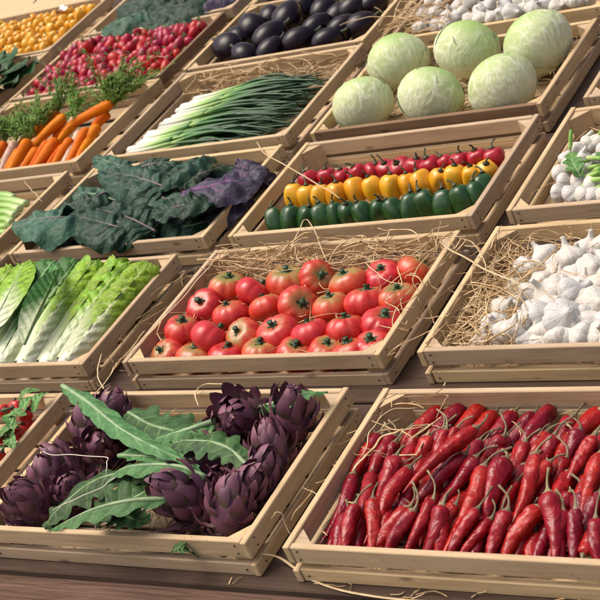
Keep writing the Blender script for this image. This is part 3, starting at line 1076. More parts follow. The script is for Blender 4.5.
def rib_mesh(spine, r0, mat, nu=20, up=(0, 0, 1)):
    C = curve(spine, nu)
    mb = MB()
    tube(mb, C - np.array([0, 0, r0 * .35]), r0 * np.linspace(1, .18, nu), 6)
    return mb.mesh('midrib', mat)


def leaf(name, px_spine, width, mat, label, cat='leaf', group=None, rib=None, key=None, **k):
    P = [at(*q) if key is None else within(key, *q, .004) for q in px_spine]
    o_ = sum(P, V((0, 0, 0))) / len(P)
    sp = [p - o_ for p in P]
    root = thing(name, tr(o_), label, cat, group)
    bl = link('blade', leaf_mesh('blade', sp, width, M[mat], seed=rnd.uniform(0, 20), **k), None, root)
    if rib: link('midrib', rib_mesh(sp, rib[0], M[rib[1]]), None, bl)
    return root


M['rib_green'] = plain('pale green rib', (.22, .32, .16), .5, .1)
M['rib_purple'] = plain('purple rib', (.13, .045, .12), .45, .1)
M['rib_pink'] = plain('pinkish rib', (.15, .10, .115), .45, .1)

# ------------------------------------------------------------------ artichokes
def bract_mesh(i):
    r = random.Random(500 + i)
    nu, nv = 12, 9
    th = .11
    top, bot = np.zeros((nu, nv, 3)), np.zeros((nu, nv, 3))
    for a, t in enumerate(np.linspace(0, 1, nu)):
        w = .36 * (math.sin(PI * (.16 + .80 * t)) ** .75) * (1 - .34 * t)
        if t > .8: w *= math.cos((t - .8) / .2 * PI / 2) ** .7 * .98 + .02
        for b, s in enumerate(np.linspace(-1, 1, nv)):
            x = s * w
            z = -.85 * x * x + .16 * math.sin(PI * t) - .12 * t * t + .02 * math.sin(7 * t + i) * s
            tk = th * (1 - s * s * .9) * (1 - .72 * t)
            top[a, b] = (x, t, z)
            bot[a, b] = (x * .97, t * .99, z - tk)
    mb = MB()
    mb.grid(top, t=np.linspace(0, 1, nu))
    mb.grid(bot[:, ::-1], t=np.linspace(0, 1, nu))
    return mb.mesh('bract', M['bract'])


BM = [bract_mesh(i) for i in range(4)]
hm = MB()
lathe(hm, [(max(.0005, math.cos(a) * .62), math.sin(a) * .80) for a in np.linspace(-PI / 2, PI / 2, 11)], 14)
HM = hm.mesh('heart', M['bract'])
sm_ = MB()
tube(sm_, np.array([[0, 0, -.6], [0, .02, -1.0], [.02, .05, -1.35]]), [.24, .2, .19], 9, up=(1, 0, 0))
M['arti_stem'] = plain('artichoke stem', (.15, .17, .09), .6, .15, bump=.3)
SMs = sm_.mesh('stem', M['arti_stem'])


def artichoke(p, r, ax, label, nb=44):
    root = thing('artichoke', tr(p) @ axis_rot(ax, rnd.uniform(0, 6)) @ scl((r, r, r * 1.12)), label, 'artichoke', 'purple artichokes in the bottom row')
    link('heart', HM, None, root)
    link('stem', SMs, None, root)
    for i in range(nb):
        f = (i + .5) / nb
        h = i * 2.39996 + rnd.gauss(0, .09)
        th = math.radians(152 - 128 * f ** .85)          # polar angle of the bract's foot
        out = V((math.sin(th) * math.cos(h), math.sin(th) * math.sin(h), math.cos(th)))
        upd = V((-math.cos(th) * math.cos(h), -math.cos(th) * math.sin(h), math.sin(th)))
        rad = .60 if f < .75 else .52
        base = V((out.x * rad, out.y * rad, out.z * .78))
        fl = math.radians(rnd.gauss(28 - 8 * f, 7))
        y = (upd * math.cos(fl) + out * math.sin(fl)).normalized()
        x = y.cross(out).normalized()
        z = x.cross(y)
        L = (.78 - .16 * f) * rnd.uniform(.86, 1.14)
        if f < .12: L *= .75
        wd = L * rnd.uniform(.80, 1.0)
        m3 = Matrix(((x.x, y.x, z.x, base.x), (x.y, y.y, z.y, base.y), (x.z, y.z, z.z, base.z), (0, 0, 0, 1)))
        link('bract', rnd.choice(BM), m3 @ scl((wd, L, L * .9)), root)


arts = [(241, 421, .056, (.35, -.55, .55), 'big purple artichoke under the looped ribbon at the back'),
        (299, 419, .050, (.30, .15, .8), 'artichoke in the back right corner of its crate'),
        (276, 457, .046, (-.1, .5, .7), 'artichoke against the right side of its crate, below the corner one'),
        (213, 461, .044, (-.75, -.1, .5), 'artichoke lying on its side below the big back one'),
        (222, 486, .042, (.5, -.6, .5), 'artichoke in the middle of the right hand pile'),
        (249, 495, .046, (.5, .2, .6), 'artichoke by the right slat above the front corner'),
        (179, 514, .058, (-.25, -.35, .85), 'large artichoke at the front centre beside the jagged leaf'),
        (231, 524, .048, (.2, .5, .8), 'artichoke in the front right corner of its crate'),
        (87, 432, .048, (-.1, .8, .6), 'reddish artichoke under the long pale leaf at the left'),
        (103, 447, .044, (.5, -.4, .6), 'artichoke half hidden beneath the long leaf'),
        (113, 412, .044, (.3, .6, .5), 'dark artichoke at the back left corner behind the leaf'),
        (62, 466, .040, (-.6, .1, .6), 'artichoke below the white twine at the left side'),
        (38, 487, .042, (-.3, .5, .6), 'artichoke by the left slat, halfway down'),
        (27, 514, .048, (-.1, -.4, .8), 'artichoke in the front left corner of its crate'),
        (72, 493, .042, (.4, -.3, .7), 'artichoke partly under the dark green leaf'),
        (-2, 520, .040, (-.3, .3, .7), 'artichoke cut by the left edge of the picture'),
        (262, 480, .042, (.3, .5, .6), 'artichoke wedged between the right slat and the pile'),
        (205, 508, .042, (-.2, .5, .7), 'artichoke between the large front one and the corner one'),
        (140, 440, .040, (.2, -.3, .6), 'artichoke buried beneath the green leaves')]
for px, py, r, ax, lb in arts:
    artichoke(within('artichoke', px, py, FL + r * .95 - (.012 if 'buried' in lb else 0), r * 1.12 + .012), r * .96, V(ax).normalized(), lb)
AL = dict(serr=.38, sf=7, crink=.005, nu=44, nv=15)
leaf('artichoke_leaf', [(62, 385, .030), (88, 402, .044), (120, 428, .050), (155, 447, .046), (190, 462, .036)], .040, 'arti_leaf', 'long pale green leaf pointing over the back left crate corner',
     rib=(.0042, 'rib_green'), fold=-.35, shape='spear', serr=.16, sf=9, ruffle=.04, crink=.0035, nu=44)
leaf('artichoke_leaf', [(205, 476, .036), (180, 466, .052), (150, 464, .055), (122, 468, .048), (106, 482, .036)], .042, 'arti_leaf', 'arched pale green leaf in the middle of the artichoke crate', rib=(.0038, 'rib_green'), fold=-.5, shape='spear', serr=.3, sf=5, nu=44)
leaf('artichoke_leaf', [(168, 498, .040), (130, 500, .056), (95, 508, .054), (68, 520, .042), (50, 530, .020)], .044, 'arti_leaf', 'curved jagged pale leaf at the front of the artichoke crate', rib=(.0040, 'rib_green'), fold=-.5, shape='spear', serr=.35, sf=5, nu=44)
leaf('artichoke_leaf', [(150, 478, .030), (115, 474, .036), (85, 486, .034), (55, 512, .020), (44, 528, .006)], .075, 'arti_leaf_dark', 'dark green leaf spread over the left artichokes', rib=(.003, 'rib_green'), fold=-.3, shape='spear', ruffle=.05, **AL)
leaf('artichoke_leaf', [(95, 525, .018), (120, 505, .024), (150, 488, .022), (165, 470, .016)], .085, 'arti_leaf_dark', 'dark leaf folded beneath the jagged front leaf', rib=(.003, 'rib_green'), fold=.3, shape='oval', ruffle=.06, **AL)
leaf('artichoke_leaf', [(128, 412, .016), (150, 424, .026), (178, 432, .026), (205, 440, .020)], .095, 'arti_leaf_dark', 'dark leaf lying against the back slat of the artichoke crate', rib=(.003, 'rib_green'), fold=-.15, shape='oval', ruffle=.05, **AL)
leaf('artichoke_leaf', [(215, 420, .030), (190, 428, .036), (165, 436, .034), (140, 446, .026)], .050, 'arti_leaf', 'pale leaf with thick stem left of the big artichoke', rib=(.005, 'rib_green'), fold=-.4, shape='spear', **AL)
leaf('artichoke_leaf', [(252, 470, .020), (225, 446, .034), (190, 440, .034), (160, 446, .028)], .060, 'arti_leaf_dark', 'green leaf tucked under the big back artichoke', rib=(.004, 'rib_green'), fold=-.2, shape='oval', ruffle=.05, **AL)
leaf('artichoke_leaf', [(256, 408, .010), (280, 400, .030), (304, 393, .034), (328, 391, .022)], .044, 'arti_leaf', 'leaf tip showing above the back right artichoke', rib=(.003, 'rib_green'), fold=-.3, shape='spear', **AL)
leaf('artichoke_leaf', [(118, 455, .022), (145, 456, .032), (175, 462, .032), (200, 468, .024)], .040, 'arti_leaf', 'narrow green leaf under the long pale leaf', rib=(.003, 'rib_green'), fold=.3, shape='spear', **AL)
leaf('artichoke_leaf', [(100, 500, .012), (125, 516, .02), (150, 524, .01)], .06, 'arti_leaf_dark', 'dark leaf scrap at the front slat of the artichoke crate', fold=.2, shape='oval', **AL)
leaf('fallen_leaf', [(172, 553, -.012), (179, 548, -.006), (186, 551, -.012), (200, 556, -.03)], .026, 'arti_leaf_dark', 'small green leaf scrap hanging on the front of the artichoke crate', fold=.3, shape='round', **AL)
for q, (px, py) in enumerate(((8, 420), (22, 416), (14, 428), (27, 428), (4, 448), (-6, 432), (24, 440), (10, 442), (34, 412), (18, 404))):
    a = rnd.uniform(0, 6)
    p = within('redchilli', px, py, .004, .02)
    sp = [V((0, 0, 0)), V((math.cos(a) * .02, math.sin(a) * .02, .012)), V((math.cos(a) * .042, math.sin(a) * .042, .006))]
    root = thing('small_leaf', tr(p), f"little green leaf among the small red chillies, {ORD[q]} of the sprig", 'leaf', 'green leaves among the small red chillies')
    link('blade', leaf_mesh('blade', sp, .022, M['green_leaf'], fold=.3, ruffle=.05, nu=14, nv=7, shape='oval', seed=q), None, root)


# ------------------------------------------------------------------ romaine lettuces
def lettuce(base, top, label, dark=False, seed=0, rad=.033):
    b_, t_p = V(base), V(top)
    y = (t_p - b_)
    L = y.length
    y.normalize()
    x = y.cross(V((0, 0, 1))).normalized()
    z = x.cross(y)
    m3 = Matrix(((x.x, y.x, z.x, b_.x), (x.y, y.y, z.y, b_.y), (x.z, y.z, z.z, b_.z), (0, 0, 0, 1)))
    root = thing('romaine_lettuce', m3, label, 'lettuce', 'romaine lettuces lying side by side')
    r = random.Random(seed)
    lay = [(.50, -150), (.50, 150), (.62, -100), (.62, 100), (.72, 60), (.72, -55), (.84, 12), (.95, -30), (1.0, 40)]
    for q, (k_, deg) in enumerate(lay):
        f0 = math.radians(deg + r.uniform(-14, 14)) + PI / 2
        ln = L * r.uniform(.86, 1.04) * (1.0 if q < 6 else .97)
        nu, nv = 34, 15
        A = np.zeros((nu, nv, 3))
        ph = r.uniform(0, 9)
        flare = r.uniform(.2, .5)
        for i, t in enumerate(np.linspace(0, 1, nu)):
            w = (.026 + .030 * t ** 1.1) * (1 if t < .8 else math.cos((t - .8) / .2 * PI / 2 * .93) ** .55)
            rr = rad * k_ * (.62 + .48 * math.sin(PI * min(1, t * .75)) + flare * max(0, t - .62))
            for j, s in enumerate(np.linspace(-1, 1, nv)):
                a = f0 + s * w / max(rr, .012) * .92
                ru = .0055 * s * s * t ** 1.3 * math.sin(t * 38 + ph + (2 if s > 0 else 0)) + .0058 * t * noise.noise(V((t * 20 + ph, s * 3.6, ph)))
                ru += .0020 * t * math.sin(abs(s) * 9 - t * 46)
                rib = .0045 * (1 - t) * math.exp(-(s / .22) ** 2)
                R_ = rr + ru + rib
                A[i, j] = (math.cos(a) * R_, t * ln, math.sin(a) * R_ * .92)
        mb = MB()
        mb.grid(A[:, ::-1])
        link('leaf', mb.mesh('leaf', M['lettuce_dark' if dark and q > 4 else 'lettuce']), None, root)
    bt = MB()
    lathe(bt, [(.0005, -.012), (.014, -.010), (.020, .0), (.022, .012), (.020, .03)], 12)
    bt_o = link('base', bt.mesh('base', M['white_onion']), Matrix.Rotation(-PI / 2, 4, 'X'), root)


for q, (bx, by, tx, ty, dk, lb) in enumerate([(74, 357, 152, 269, 0, 'rightmost light green romaine lettuce against the side slat'), (55, 358, 126, 268, 0, 'light green romaine lettuce, second from the right'),
                                              (33, 359, 101, 266, 0, 'light green romaine lettuce, third from the right'), (8, 360, 79, 264, 1, 'dark green romaine lettuce with a crinkled tip'),
                                              (-14, 361, 57, 268, 1, 'romaine lettuce wrapped in a dark folded leaf'), (-34, 362, 38, 270, 0, 'romaine lettuce behind the dark folded one'),
                                              (-56, 363, 18, 272, 0, 'romaine lettuce with a wide round leaf at the left edge'), (-80, 364, -6, 276, 0, 'romaine lettuce cut off by the left edge')]):
    lettuce(within('lettuce', bx - 7, by + 9, -.030, .012), within('lettuce', tx, ty, -.004, .02), lb, bool(dk), 40 + q)
leaf('lettuce_leaf', [(24, 344, .015), (40, 310, .036), (52, 285, .040), (60, 270, .030)], .052, 'lettuce_dark', 'dark folded romaine leaf lying on top at the left', rib=(.003, 'rib_green'), fold=.9, shape='spear', nu=36)
leaf('lettuce_leaf', [(-12, 335, .022), (5, 300, .040), (18, 275, .040), (24, 262, .030)], .075, 'lettuce', 'wide bright green romaine leaf at the left edge', rib=(.003, 'rib_green'), fold=-.2, shape='oval', crink=.003, nu=36)

# ------------------------------------------------------------------ kale
KP = dict(crink=.011, ruffle=.045, nu=50, nv=25, shape='round', curl=-.55)
kales = [([(110, 245, -.03), (80, 236, -.02), (50, 238, -.03)], .075, 'kale', 'dark kale leaf at the very bottom of the left pile', 'rib_pink', 4, .0),
         ([(165, 205, -.02), (140, 206, -.01), (110, 200, -.02)], .095, 'kale', 'dark kale leaf buried in the centre of the pile', 'rib_pink', 4, .0),
         ([(175, 178, -.03), (205, 172, -.02), (240, 158, -.02)], .095, 'kale', 'dark kale leaf beneath the purple one', 'rib_pink', 4, .0),
         ([(180, 216, -.03), (210, 212, -.02), (240, 198, -.03)], .095, 'kale', 'dark kale leaf low beside the right slat', 'rib_pink', 4, .0),
         ([(232, 190, -.01), (222, 204, .004), (205, 222, -.012)], .080, 'kale_purple', 'purple tinted kale leaf along the right slat', 'rib_purple', 4, .0),
         ([(150, 190, -.01), (172, 200, .006), (200, 196, -.004)], .085, 'kale', 'dark kale leaf in the middle behind the curled one', 'rib_pink', 4, .0),
         ([(110, 190, .0), (85, 200, .012), (60, 206, .0)], .085, 'kale', 'dark kale leaf behind the rounded left leaf', 'rib_pink', 4, .0),
         ([(130, 172, .0), (150, 164, .014), (182, 160, .0)], .075, 'kale', 'dark kale leaf along the back slat', 'rib_pink', 4, .0),
         ([(140, 172, -.01), (120, 166, .012), (96, 156, .012)], .080, 'kale_blue', 'pale teal kale leaf at the back left of the kale crate', 'rib_green', 3, .0),
         ([(130, 205, -.02), (100, 195, .0), (70, 190, -.004)], .085, 'kale_blue', 'green kale leaf behind the large left leaf', 'rib_green', 4, .0),
         ([(225, 222, -.03), (190, 230, -.01), (160, 236, -.02)], .070, 'kale_blue', 'light green kale strip low at the front slat', 'rib_green', 4, .0),
         ([(205, 225, -.02), (170, 222, .0), (140, 226, -.01)], .080, 'kale', 'dark kale leaf low in the middle of the crate', 'rib_pink', 4, .1),
         ([(268, 185, -.02), (250, 172, .0), (236, 160, .0)], .075, 'kale_purple', 'bluish purple kale leaf by the right slat', 'rib_purple', 4, .0),
         ([(174, 190, .0), (140, 178, .026), (102, 170, .016)], .100, 'kale', 'blue black crinkled kale leaf at the back', 'rib_pink', 5, .1),
         ([(208, 156, .006), (182, 170, .03), (158, 190, .018)], .075, 'kale', 'dark curled kale leaf between the back leaves', 'rib_pink', 5, .35),
         ([(182, 192, .010), (208, 186, .034), (236, 178, .030), (264, 166, .012)], .105, 'kale_purple', 'purple veined kale leaf on the right of the crate', 'rib_purple', 4, .12),
         ([(156, 236, .0), (128, 222, .026), (96, 208, .018)], .105, 'kale', 'dark kale leaf in front of the middle of the crate', 'rib_pink', 5, .1),
         ([(218, 202, .014), (186, 204, .040), (150, 214, .020)], .075, 'kale', 'curled dark kale leaf with a pink rib', 'rib_pink', 5, .45),
         ([(138, 236, .006), (104, 228, .034), (66, 212, .024)], .090, 'kale', 'dark kale leaf right of the large left leaf', 'rib_pink', 5, .12),
         ([(84, 222, .012), (54, 222, .044), (16, 226, .022)], .105, 'kale_blue', 'large rounded kale leaf hanging over the left side', 'rib_pink', 5, .10)]
for sp, w, mt, lb, rb, rf_, fo in kales:
    sp = [(a, b_ - (5 if b_ > 215 else 0), c_ - .004) for a, b_, c_ in sp]
    leaf('kale_leaf', sp, w * 1.22, mt, lb, 'kale', 'kale leaves in the kale crate', rib=(.0028, rb), rf=rf_ - 1.4, fold=fo, **KP)
for q, (sp, w, mt, rb, lb) in enumerate([([(200, 10, -.01), (170, 20, .01), (140, 24, 0)], .09, 'kale', 'rib_pink', 'dark kale leaf right of centre behind the radishes'),
                                         ([(150, 10, .0), (125, 18, .02), (104, 30, .0)], .09, 'kale_blue', 'rib_green', 'blue green kale leaf behind the radishes, leftmost'),
                                         ([(205, -6, .0), (185, 4, .02), (150, 8, .02)], .10, 'kale', 'rib_pink', 'dark kale leaf at the top edge behind the radishes'),
                                         ([(170, -16, .02), (145, -2, .03), (118, 6, .02)], .10, 'kale', 'rib_pink', 'dark kale leaf at the top edge above the teal one'),
                                         ([(228, -12, .0), (210, 0, .01), (190, 10, .0)], .08, 'kale_purple', 'rib_purple', 'purple kale leaf at the top edge beside the aubergines')]):
    leaf('kale_leaf', sp, w * 1.6, mt, lb, 'kale', 'kale leaves in the top row', rib=(.0028, rb), key='topkale', rf=2.6, fold=.1, **KP)
for q, (sp, w) in enumerate([([(20, 62, .0), (10, 70, .02), (-4, 76, .01)], .06), ([(24, 78, .0), (10, 84, .02), (-8, 86, .01)], .06), ([(8, 52, .0), (2, 60, .02), (-12, 66, .01)], .06), ([(28, 66, -.01), (20, 74, .0), (8, 90, -.01)], .06),
                             ([(4, 90, .0), (-6, 94, .012), (-20, 96, .0)], .06), ([(-4, 70, .01), (-18, 72, .03), (-30, 80, .01)], .06)]):
    leaf('spinach_leaf', sp, w * 1.7, 'spinach', f'dark spinach leaf, {ORD[q]} of the bunch at the upper left edge', 'spinach', 'spinach leaves at the upper left edge', rib=(.002, 'rib_green'), key='spinach', crink=.006, ruffle=.06, rf=3, fold=.15, nu=24, nv=13, shape='round')

# ------------------------------------------------------------------ cabbages
def ridge(h, q, off):
    """fan of raised veins: strands along the meridians that split and wander"""
    w = .35 * noise.noise(V((h * 1.2 + off, q * 1.5, off)))
    a1 = 1 - min(1, abs(noise.noise(V(((h + w) * 3.2 + off, q * .8, off * .3)))) * 7)
    a2 = 1 - min(1, abs(noise.noise(V(((h + w) * 7.5 - off, q * 2.6, off * .7)))) * 4.5)
    return max(max(0, a1), .6 * max(0, a2)) * min(1, max(0, (2.9 - q) / 1.2))


def cabbage_mesh(i):
    r = random.Random(700 + i)
    off = r.uniform(0, 90)
    na, nb = 54, 96
    A = np.zeros((na, nb, 3)); S_ = np.zeros((na, nb))
    for a, q in enumerate(np.linspace(0, PI, na)):
        for b_ in range(nb):
            h = 2 * PI * b_ / nb
            d = V((math.sin(q) * math.cos(h), math.sin(q) * math.sin(h), -math.cos(q)))
            S_[a, b_] = ridge(abs(h - PI), q, off)
            A[a, b_] = d * (1 + .012 * noise.noise(d * 1.7 + V((off, 0, 0))) + .008 * S_[a, b_])
            A[a, b_, 2] *= .88
    mb = MB()
    mb.grid(A, True, t=np.linspace(0, 1, na), s=S_)
    return mb.mesh('head', M['cabbage'])


def cabbage_leaf(i):
    """outer leaf hugging the head: fan of veins from the stalk end, uneven rim"""
    r = random.Random(800 + i)
    off = r.uniform(0, 90)
    nu, nv = 50, 64
    A = np.zeros((nu, nv, 3)); tt = np.zeros((nu, nv)); ss = np.zeros((nu, nv))
    span = r.uniform(1.0, 1.35)
    for a in range(nu):
        f = a / (nu - 1)
        for b_ in range(nv):
            s = -1 + 2 * b_ / (nv - 1)
            rim = ((.84, .60, .74, .50)[i] + .04 * math.sin(s * 5 + off) + .03 * math.sin(s * 11 + off)) * (1 - .22 * abs(s) ** 3)
            q = PI * (.04 + rim * .92 * f)
            h = s * span * (1.0 - .25 * f)
            d = V((math.sin(q) * math.cos(h), math.sin(q) * math.sin(h), -math.cos(q)))
            e = max(f, abs(s))
            rg = ridge(h, q, off)
            k_ = 1.024 + .014 * noise.noise(d * 1.7 + V((off, 0, 0))) + .007 * noise.noise(d * 6 + V((off, 0, 0))) + .011 * rg
            k_ += (.012, .022, .014, .030)[i] * max(0, e - .88) / .12 * (.25 + .75 * noise.noise(d * 4 + V((off, 0, 0))))
            A[a, b_] = d * k_
            A[a, b_, 2] *= .88
            tt[a, b_], ss[a, b_] = q / PI, rg
    mb = MB()
    mb.grid(A, t=tt, s=ss)
    return mb.mesh('outer_leaf', M['cabbage'])


CM = [cabbage_mesh(i) for i in range(3)]
CL = [cabbage_leaf(i) for i in range(4)]
for px, py, r, ax, lb in [(363, 101, .066, (-.35, .55, .8), 'pale cabbage at the front left of the cabbage crate'), (431, 93, .069, (.15, .7, .75), 'pale cabbage in the middle of the front row'),
                          (502, 83, .071, (-.55, .5, .7), 'pale veined cabbage at the front right of the cabbage crate'), (399, 60, .069, (-.2, .45, .9), 'pale cabbage at the back left near the aubergines'),
                          (468, 49, .071, (.25, .5, .85), 'pale cabbage in the middle of the back row'), (538, 43, .074, (-.6, .25, .75), 'large pale cabbage at the back right corner')]:
    r *= .94
    p = within('cabbage', px, py + 3, FL + r * .90, r * 1.0 + .009)
    if 'back' in lb and 'front' not in lb: p.z += .006
    root = thing('cabbage', tr(p) @ axis_rot(V(ax).normalized(), rnd.uniform(0, 6)) @ scl(r * .965), lb, 'cabbage', 'pale cabbages in the crate with the brown slat')
    link('head', rnd.choice(CM), None, root)
    a0 = rnd.uniform(0, 6)
    for q in range(4):
        link('outer_leaf', CL[q], Matrix.Rotation(a0 + q * 1.6 + rnd.uniform(-.2, .2), 4, 'Z') @ scl((1, 1.012, 1.006, 1.018)[q]), root)

# ------------------------------------------------------------------ garlic
def garlic_mesh(i, neck=.5):
    r = random.Random(900 + i)
    nl = r.choice([6, 7, 8])
    ph = r.uniform(0, 6)
    prof = [(.0006, -.62), (.22, -.66), (.55, -.60), (.84, -.36), (1.0, -.02), (.97, .26), (.80, .52), (.52, .74), (.30, .90), (.19, 1.08), (.15, 1.08 + neck * .6), (.14, 1.08 + neck), (.0006, 1.09 + neck)]
    P = curve([(a, 0, b_) for a, b_ in prof], 30)
    amp = [r.uniform(.6, 1.4) for _ in range(nl)]

    def rf(h, t):
        x = (h + ph) * nl / (2 * PI)
        d = abs((x % 1) - .5) * 2
        e = max(0, 1 - abs(t - .38) / .42)
        return 1 + e * (.05 * amp[int(x) % nl] - .17 * d ** 4) + .05 * math.sin(h * 2 + ph)
    mb = MB()
    lathe(mb, [(max(p[0], .0006), p[2]) for p in P], 40, rf)
    rt = MB()
    for q in range(14):
        a = r.uniform(0, 6.28)
        e = r.uniform(.05, .2)
        pts = np.array([[math.cos(a) * e, math.sin(a) * e, -.58], [math.cos(a) * e * 1.6, math.sin(a) * e * 1.6, -.70], [math.cos(a) * e * 2 + r.uniform(-.1, .1), math.sin(a) * e * 2, -.74]])
        tube(rt, pts, [.02, .016, .008], 4, up=(1, .3, 0))
    return mb.mesh('bulb', M['garlic']), rt.mesh('roots', M['garlic_neck'])


GM = [garlic_mesh(i, .15 + .12 * i) for i in range(5)]
gz = lambda x, y: (x / 3.75 + 440, y / 3.75 + 220)
gl = [(395, 142, .023, .0), (487, 150, .025, .0), (318, 190, .021, -.004), (287, 265, .019, -.008), (345, 285, .022, -.006), (410, 275, .024, .004), (495, 282, .025, .004), (572, 192, .024, .0), (560, 112, .022, -.006),
      (592, 318, .025, .004), (242, 340, .022, -.008), (212, 402, .023, -.004), (262, 428, .024, .004), (382, 362, .022, .0), (462, 372, .028, .010), (540, 372, .022, .0), (395, 430, .022, -.004), (452, 452, .023, -.002), (538, 442, .024, .0),
      (592, 440, .023, .0), (330, 462, .021, -.008), (165, 466, .020, -.012), (512, 222, .022, -.004), (360, 190, .022, -.008), (640, 150, .024, 0), (645, 230, .024, 0), (655, 300, .024, 0), (650, 380, .024, 0), (650, 450, .024, 0), (620, 100, .023, -.006), (435, 210, .02, -.004), (450, 330, .02, -.006), (300, 320, .02, -.01), (315, 395, .021, -.004), (345, 350, .02, -.004), (425, 325, .02, .0), (505, 410, .021, .0), (540, 300, .021, .0), (530, 250, .02, 0), (450, 240, .02, -.002), (380, 235, .02, -.004), (440, 180, .02, -.004), (525, 150, .02, -.004), (575, 260, .021, 0), (575, 390, .021, 0), (490, 460, .02, -.004), (365, 470, .019, -.006), (215, 455, .019, -.01), (300, 455, .019, -.008)]
items = []
for x, y, r, dn in gl:
    px, py = gz(x, y)
    r *= 1.0
    p = within('garlic', px, py, FL + r * .8 + .014 + dn, .03)
    items.append(dict(p=p, r=r, u=p.x, row='front' if y > 395 else 'second' if y > 305 else 'third' if y > 205 else 'back'))
rows_label(items, None, None)
for i in items:
    ax = V((rnd.gauss(0, .6), rnd.gauss(0, .6), rnd.uniform(.2, .9))).normalized()
    root = thing('garlic_bulb', tr(i['p']) @ axis_rot(ax, rnd.uniform(0, 6)) @ scl((i['r'] * 1.08, i['r'] * 1.02, i['r'] * .92)), f"white garlic bulb, {i['ord']} in the {i['row']} row of the garlic crate", 'garlic', 'garlic bulbs in the straw lined crate')
    g_ = rnd.choice(GM)
    link('bulb', g_[0], None, root)
    link('roots', g_[1], None, root)

# fresh garlic with green stalks
nzp = lambda x, y: (x / 5 + 500, y / 5 + 100)
fg = [(448, 225, .014, (.1, .2, .9)), (492, 215, .014, (.0, .3, .9)), (390, 252, .013, (-.1, .3, .8)), (335, 300, .013, (-.3, .2, .8)), (300, 372, .014, (.4, .1, .8)), (318, 415, .013, (.95, .05, .1)), (290, 468, .013, (.95, .0, .12)),
      (402, 420, .016, (.3, .2, .9)), (462, 440, .016, (.8, .2, .4)), (358, 482, .015, (.2, .5, .7)), (425, 492, .016, (.4, .5, .7)), (345, 335, .013, (.2, .4, .8)), (420, 300, .013, (.7, .4, .4)), (470, 490, .015, (.5, .3, .7)), (490, 320, .014, (.8, .3, .4)),
      (440, 370, .014, (.9, .1, .3)), (520, 260, .014, (.5, .3, .8)), (530, 420, .015, (.6, .3, .7)), (525, 490, .015, (.5, .3, .7))]
for q, (x, y, r, ax) in enumerate(sorted(fg, key=lambda i: i[0])):
    ax = (ax[0] * .8 + .35, ax[1], ax[2] * .35)
    p = within('newgarlic', *nzp(x, y), -.020 + (.008 if y > 400 else .004), .022)
    root = thing('fresh_garlic', tr(p) @ axis_rot(V(ax).normalized(), rnd.uniform(0, 6)) @ scl(r * 1.22), f"fresh white garlic bulb, {'leftmost' if q == 0 else ORD[q] + ' from left'} in the crate at the right edge", 'garlic', 'fresh garlic in the right edge crate')
    link('bulb', GM[2 + rnd.randrange(3)][0], None, root)
    L = rnd.uniform(1.2, 3)
    ms = MB()
    tube(ms, np.array([[0, 0, .8], [0, .05, 1.6], [.15, .1, 1.2 + L * .5], [.3, .1, 1 + L]]), [.20, .22, .24, .20], 8, up=(1, 0, 0))
    link('stalk', ms.mesh('stalk', M['celery'] if q % 2 else M['white_onion']), None, root)
for q, (a, b_) in enumerate([((430, 345), (520, 330)), ((430, 385), (530, 360)), ((455, 400), (540, 400)), ((440, 290), (540, 300)), ((470, 350), (560, 345))]):
    P = [within('newgarlic', *nzp(*a), .004, .02), within('newgarlic', *nzp((a[0] + b_[0]) / 2, (a[1] + b_[1]) / 2 - 4), .010, .02), within('newgarlic', *nzp(*b_), .004, .02)]
    o_ = P[1]
    ms = MB()
    tube(ms, curve([p - o_ for p in P], 12), np.linspace(.0045, .0038, 12), 8)
    tag(link('garlic_stalk', ms.mesh('garlic_stalk', M['celery']), tr(o_)), f'green garlic stalk, {ORD[q]} from the front left in the right edge crate', 'stalk', 'green garlic stalks')
leaf('serrated_leaf', [(581, 177, .010), (576, 168, .022), (572, 160, .020), (571, 152, .010)], .034, 'green_leaf', 'bright green serrated leaf lying on the fresh garlic', fold=.2, shape='oval', serr=.45, sf=4, rib=(.0012, 'rib_green'))
leaf('serrated_leaf', [(606, 150, .0), (602, 154, .014), (598, 160, .010)], .03, 'green_leaf', 'bright green leaf at the very right edge of the fresh garlic', fold=.2, shape='oval', serr=.4, sf=4, rib=(.0012, 'rib_green'))

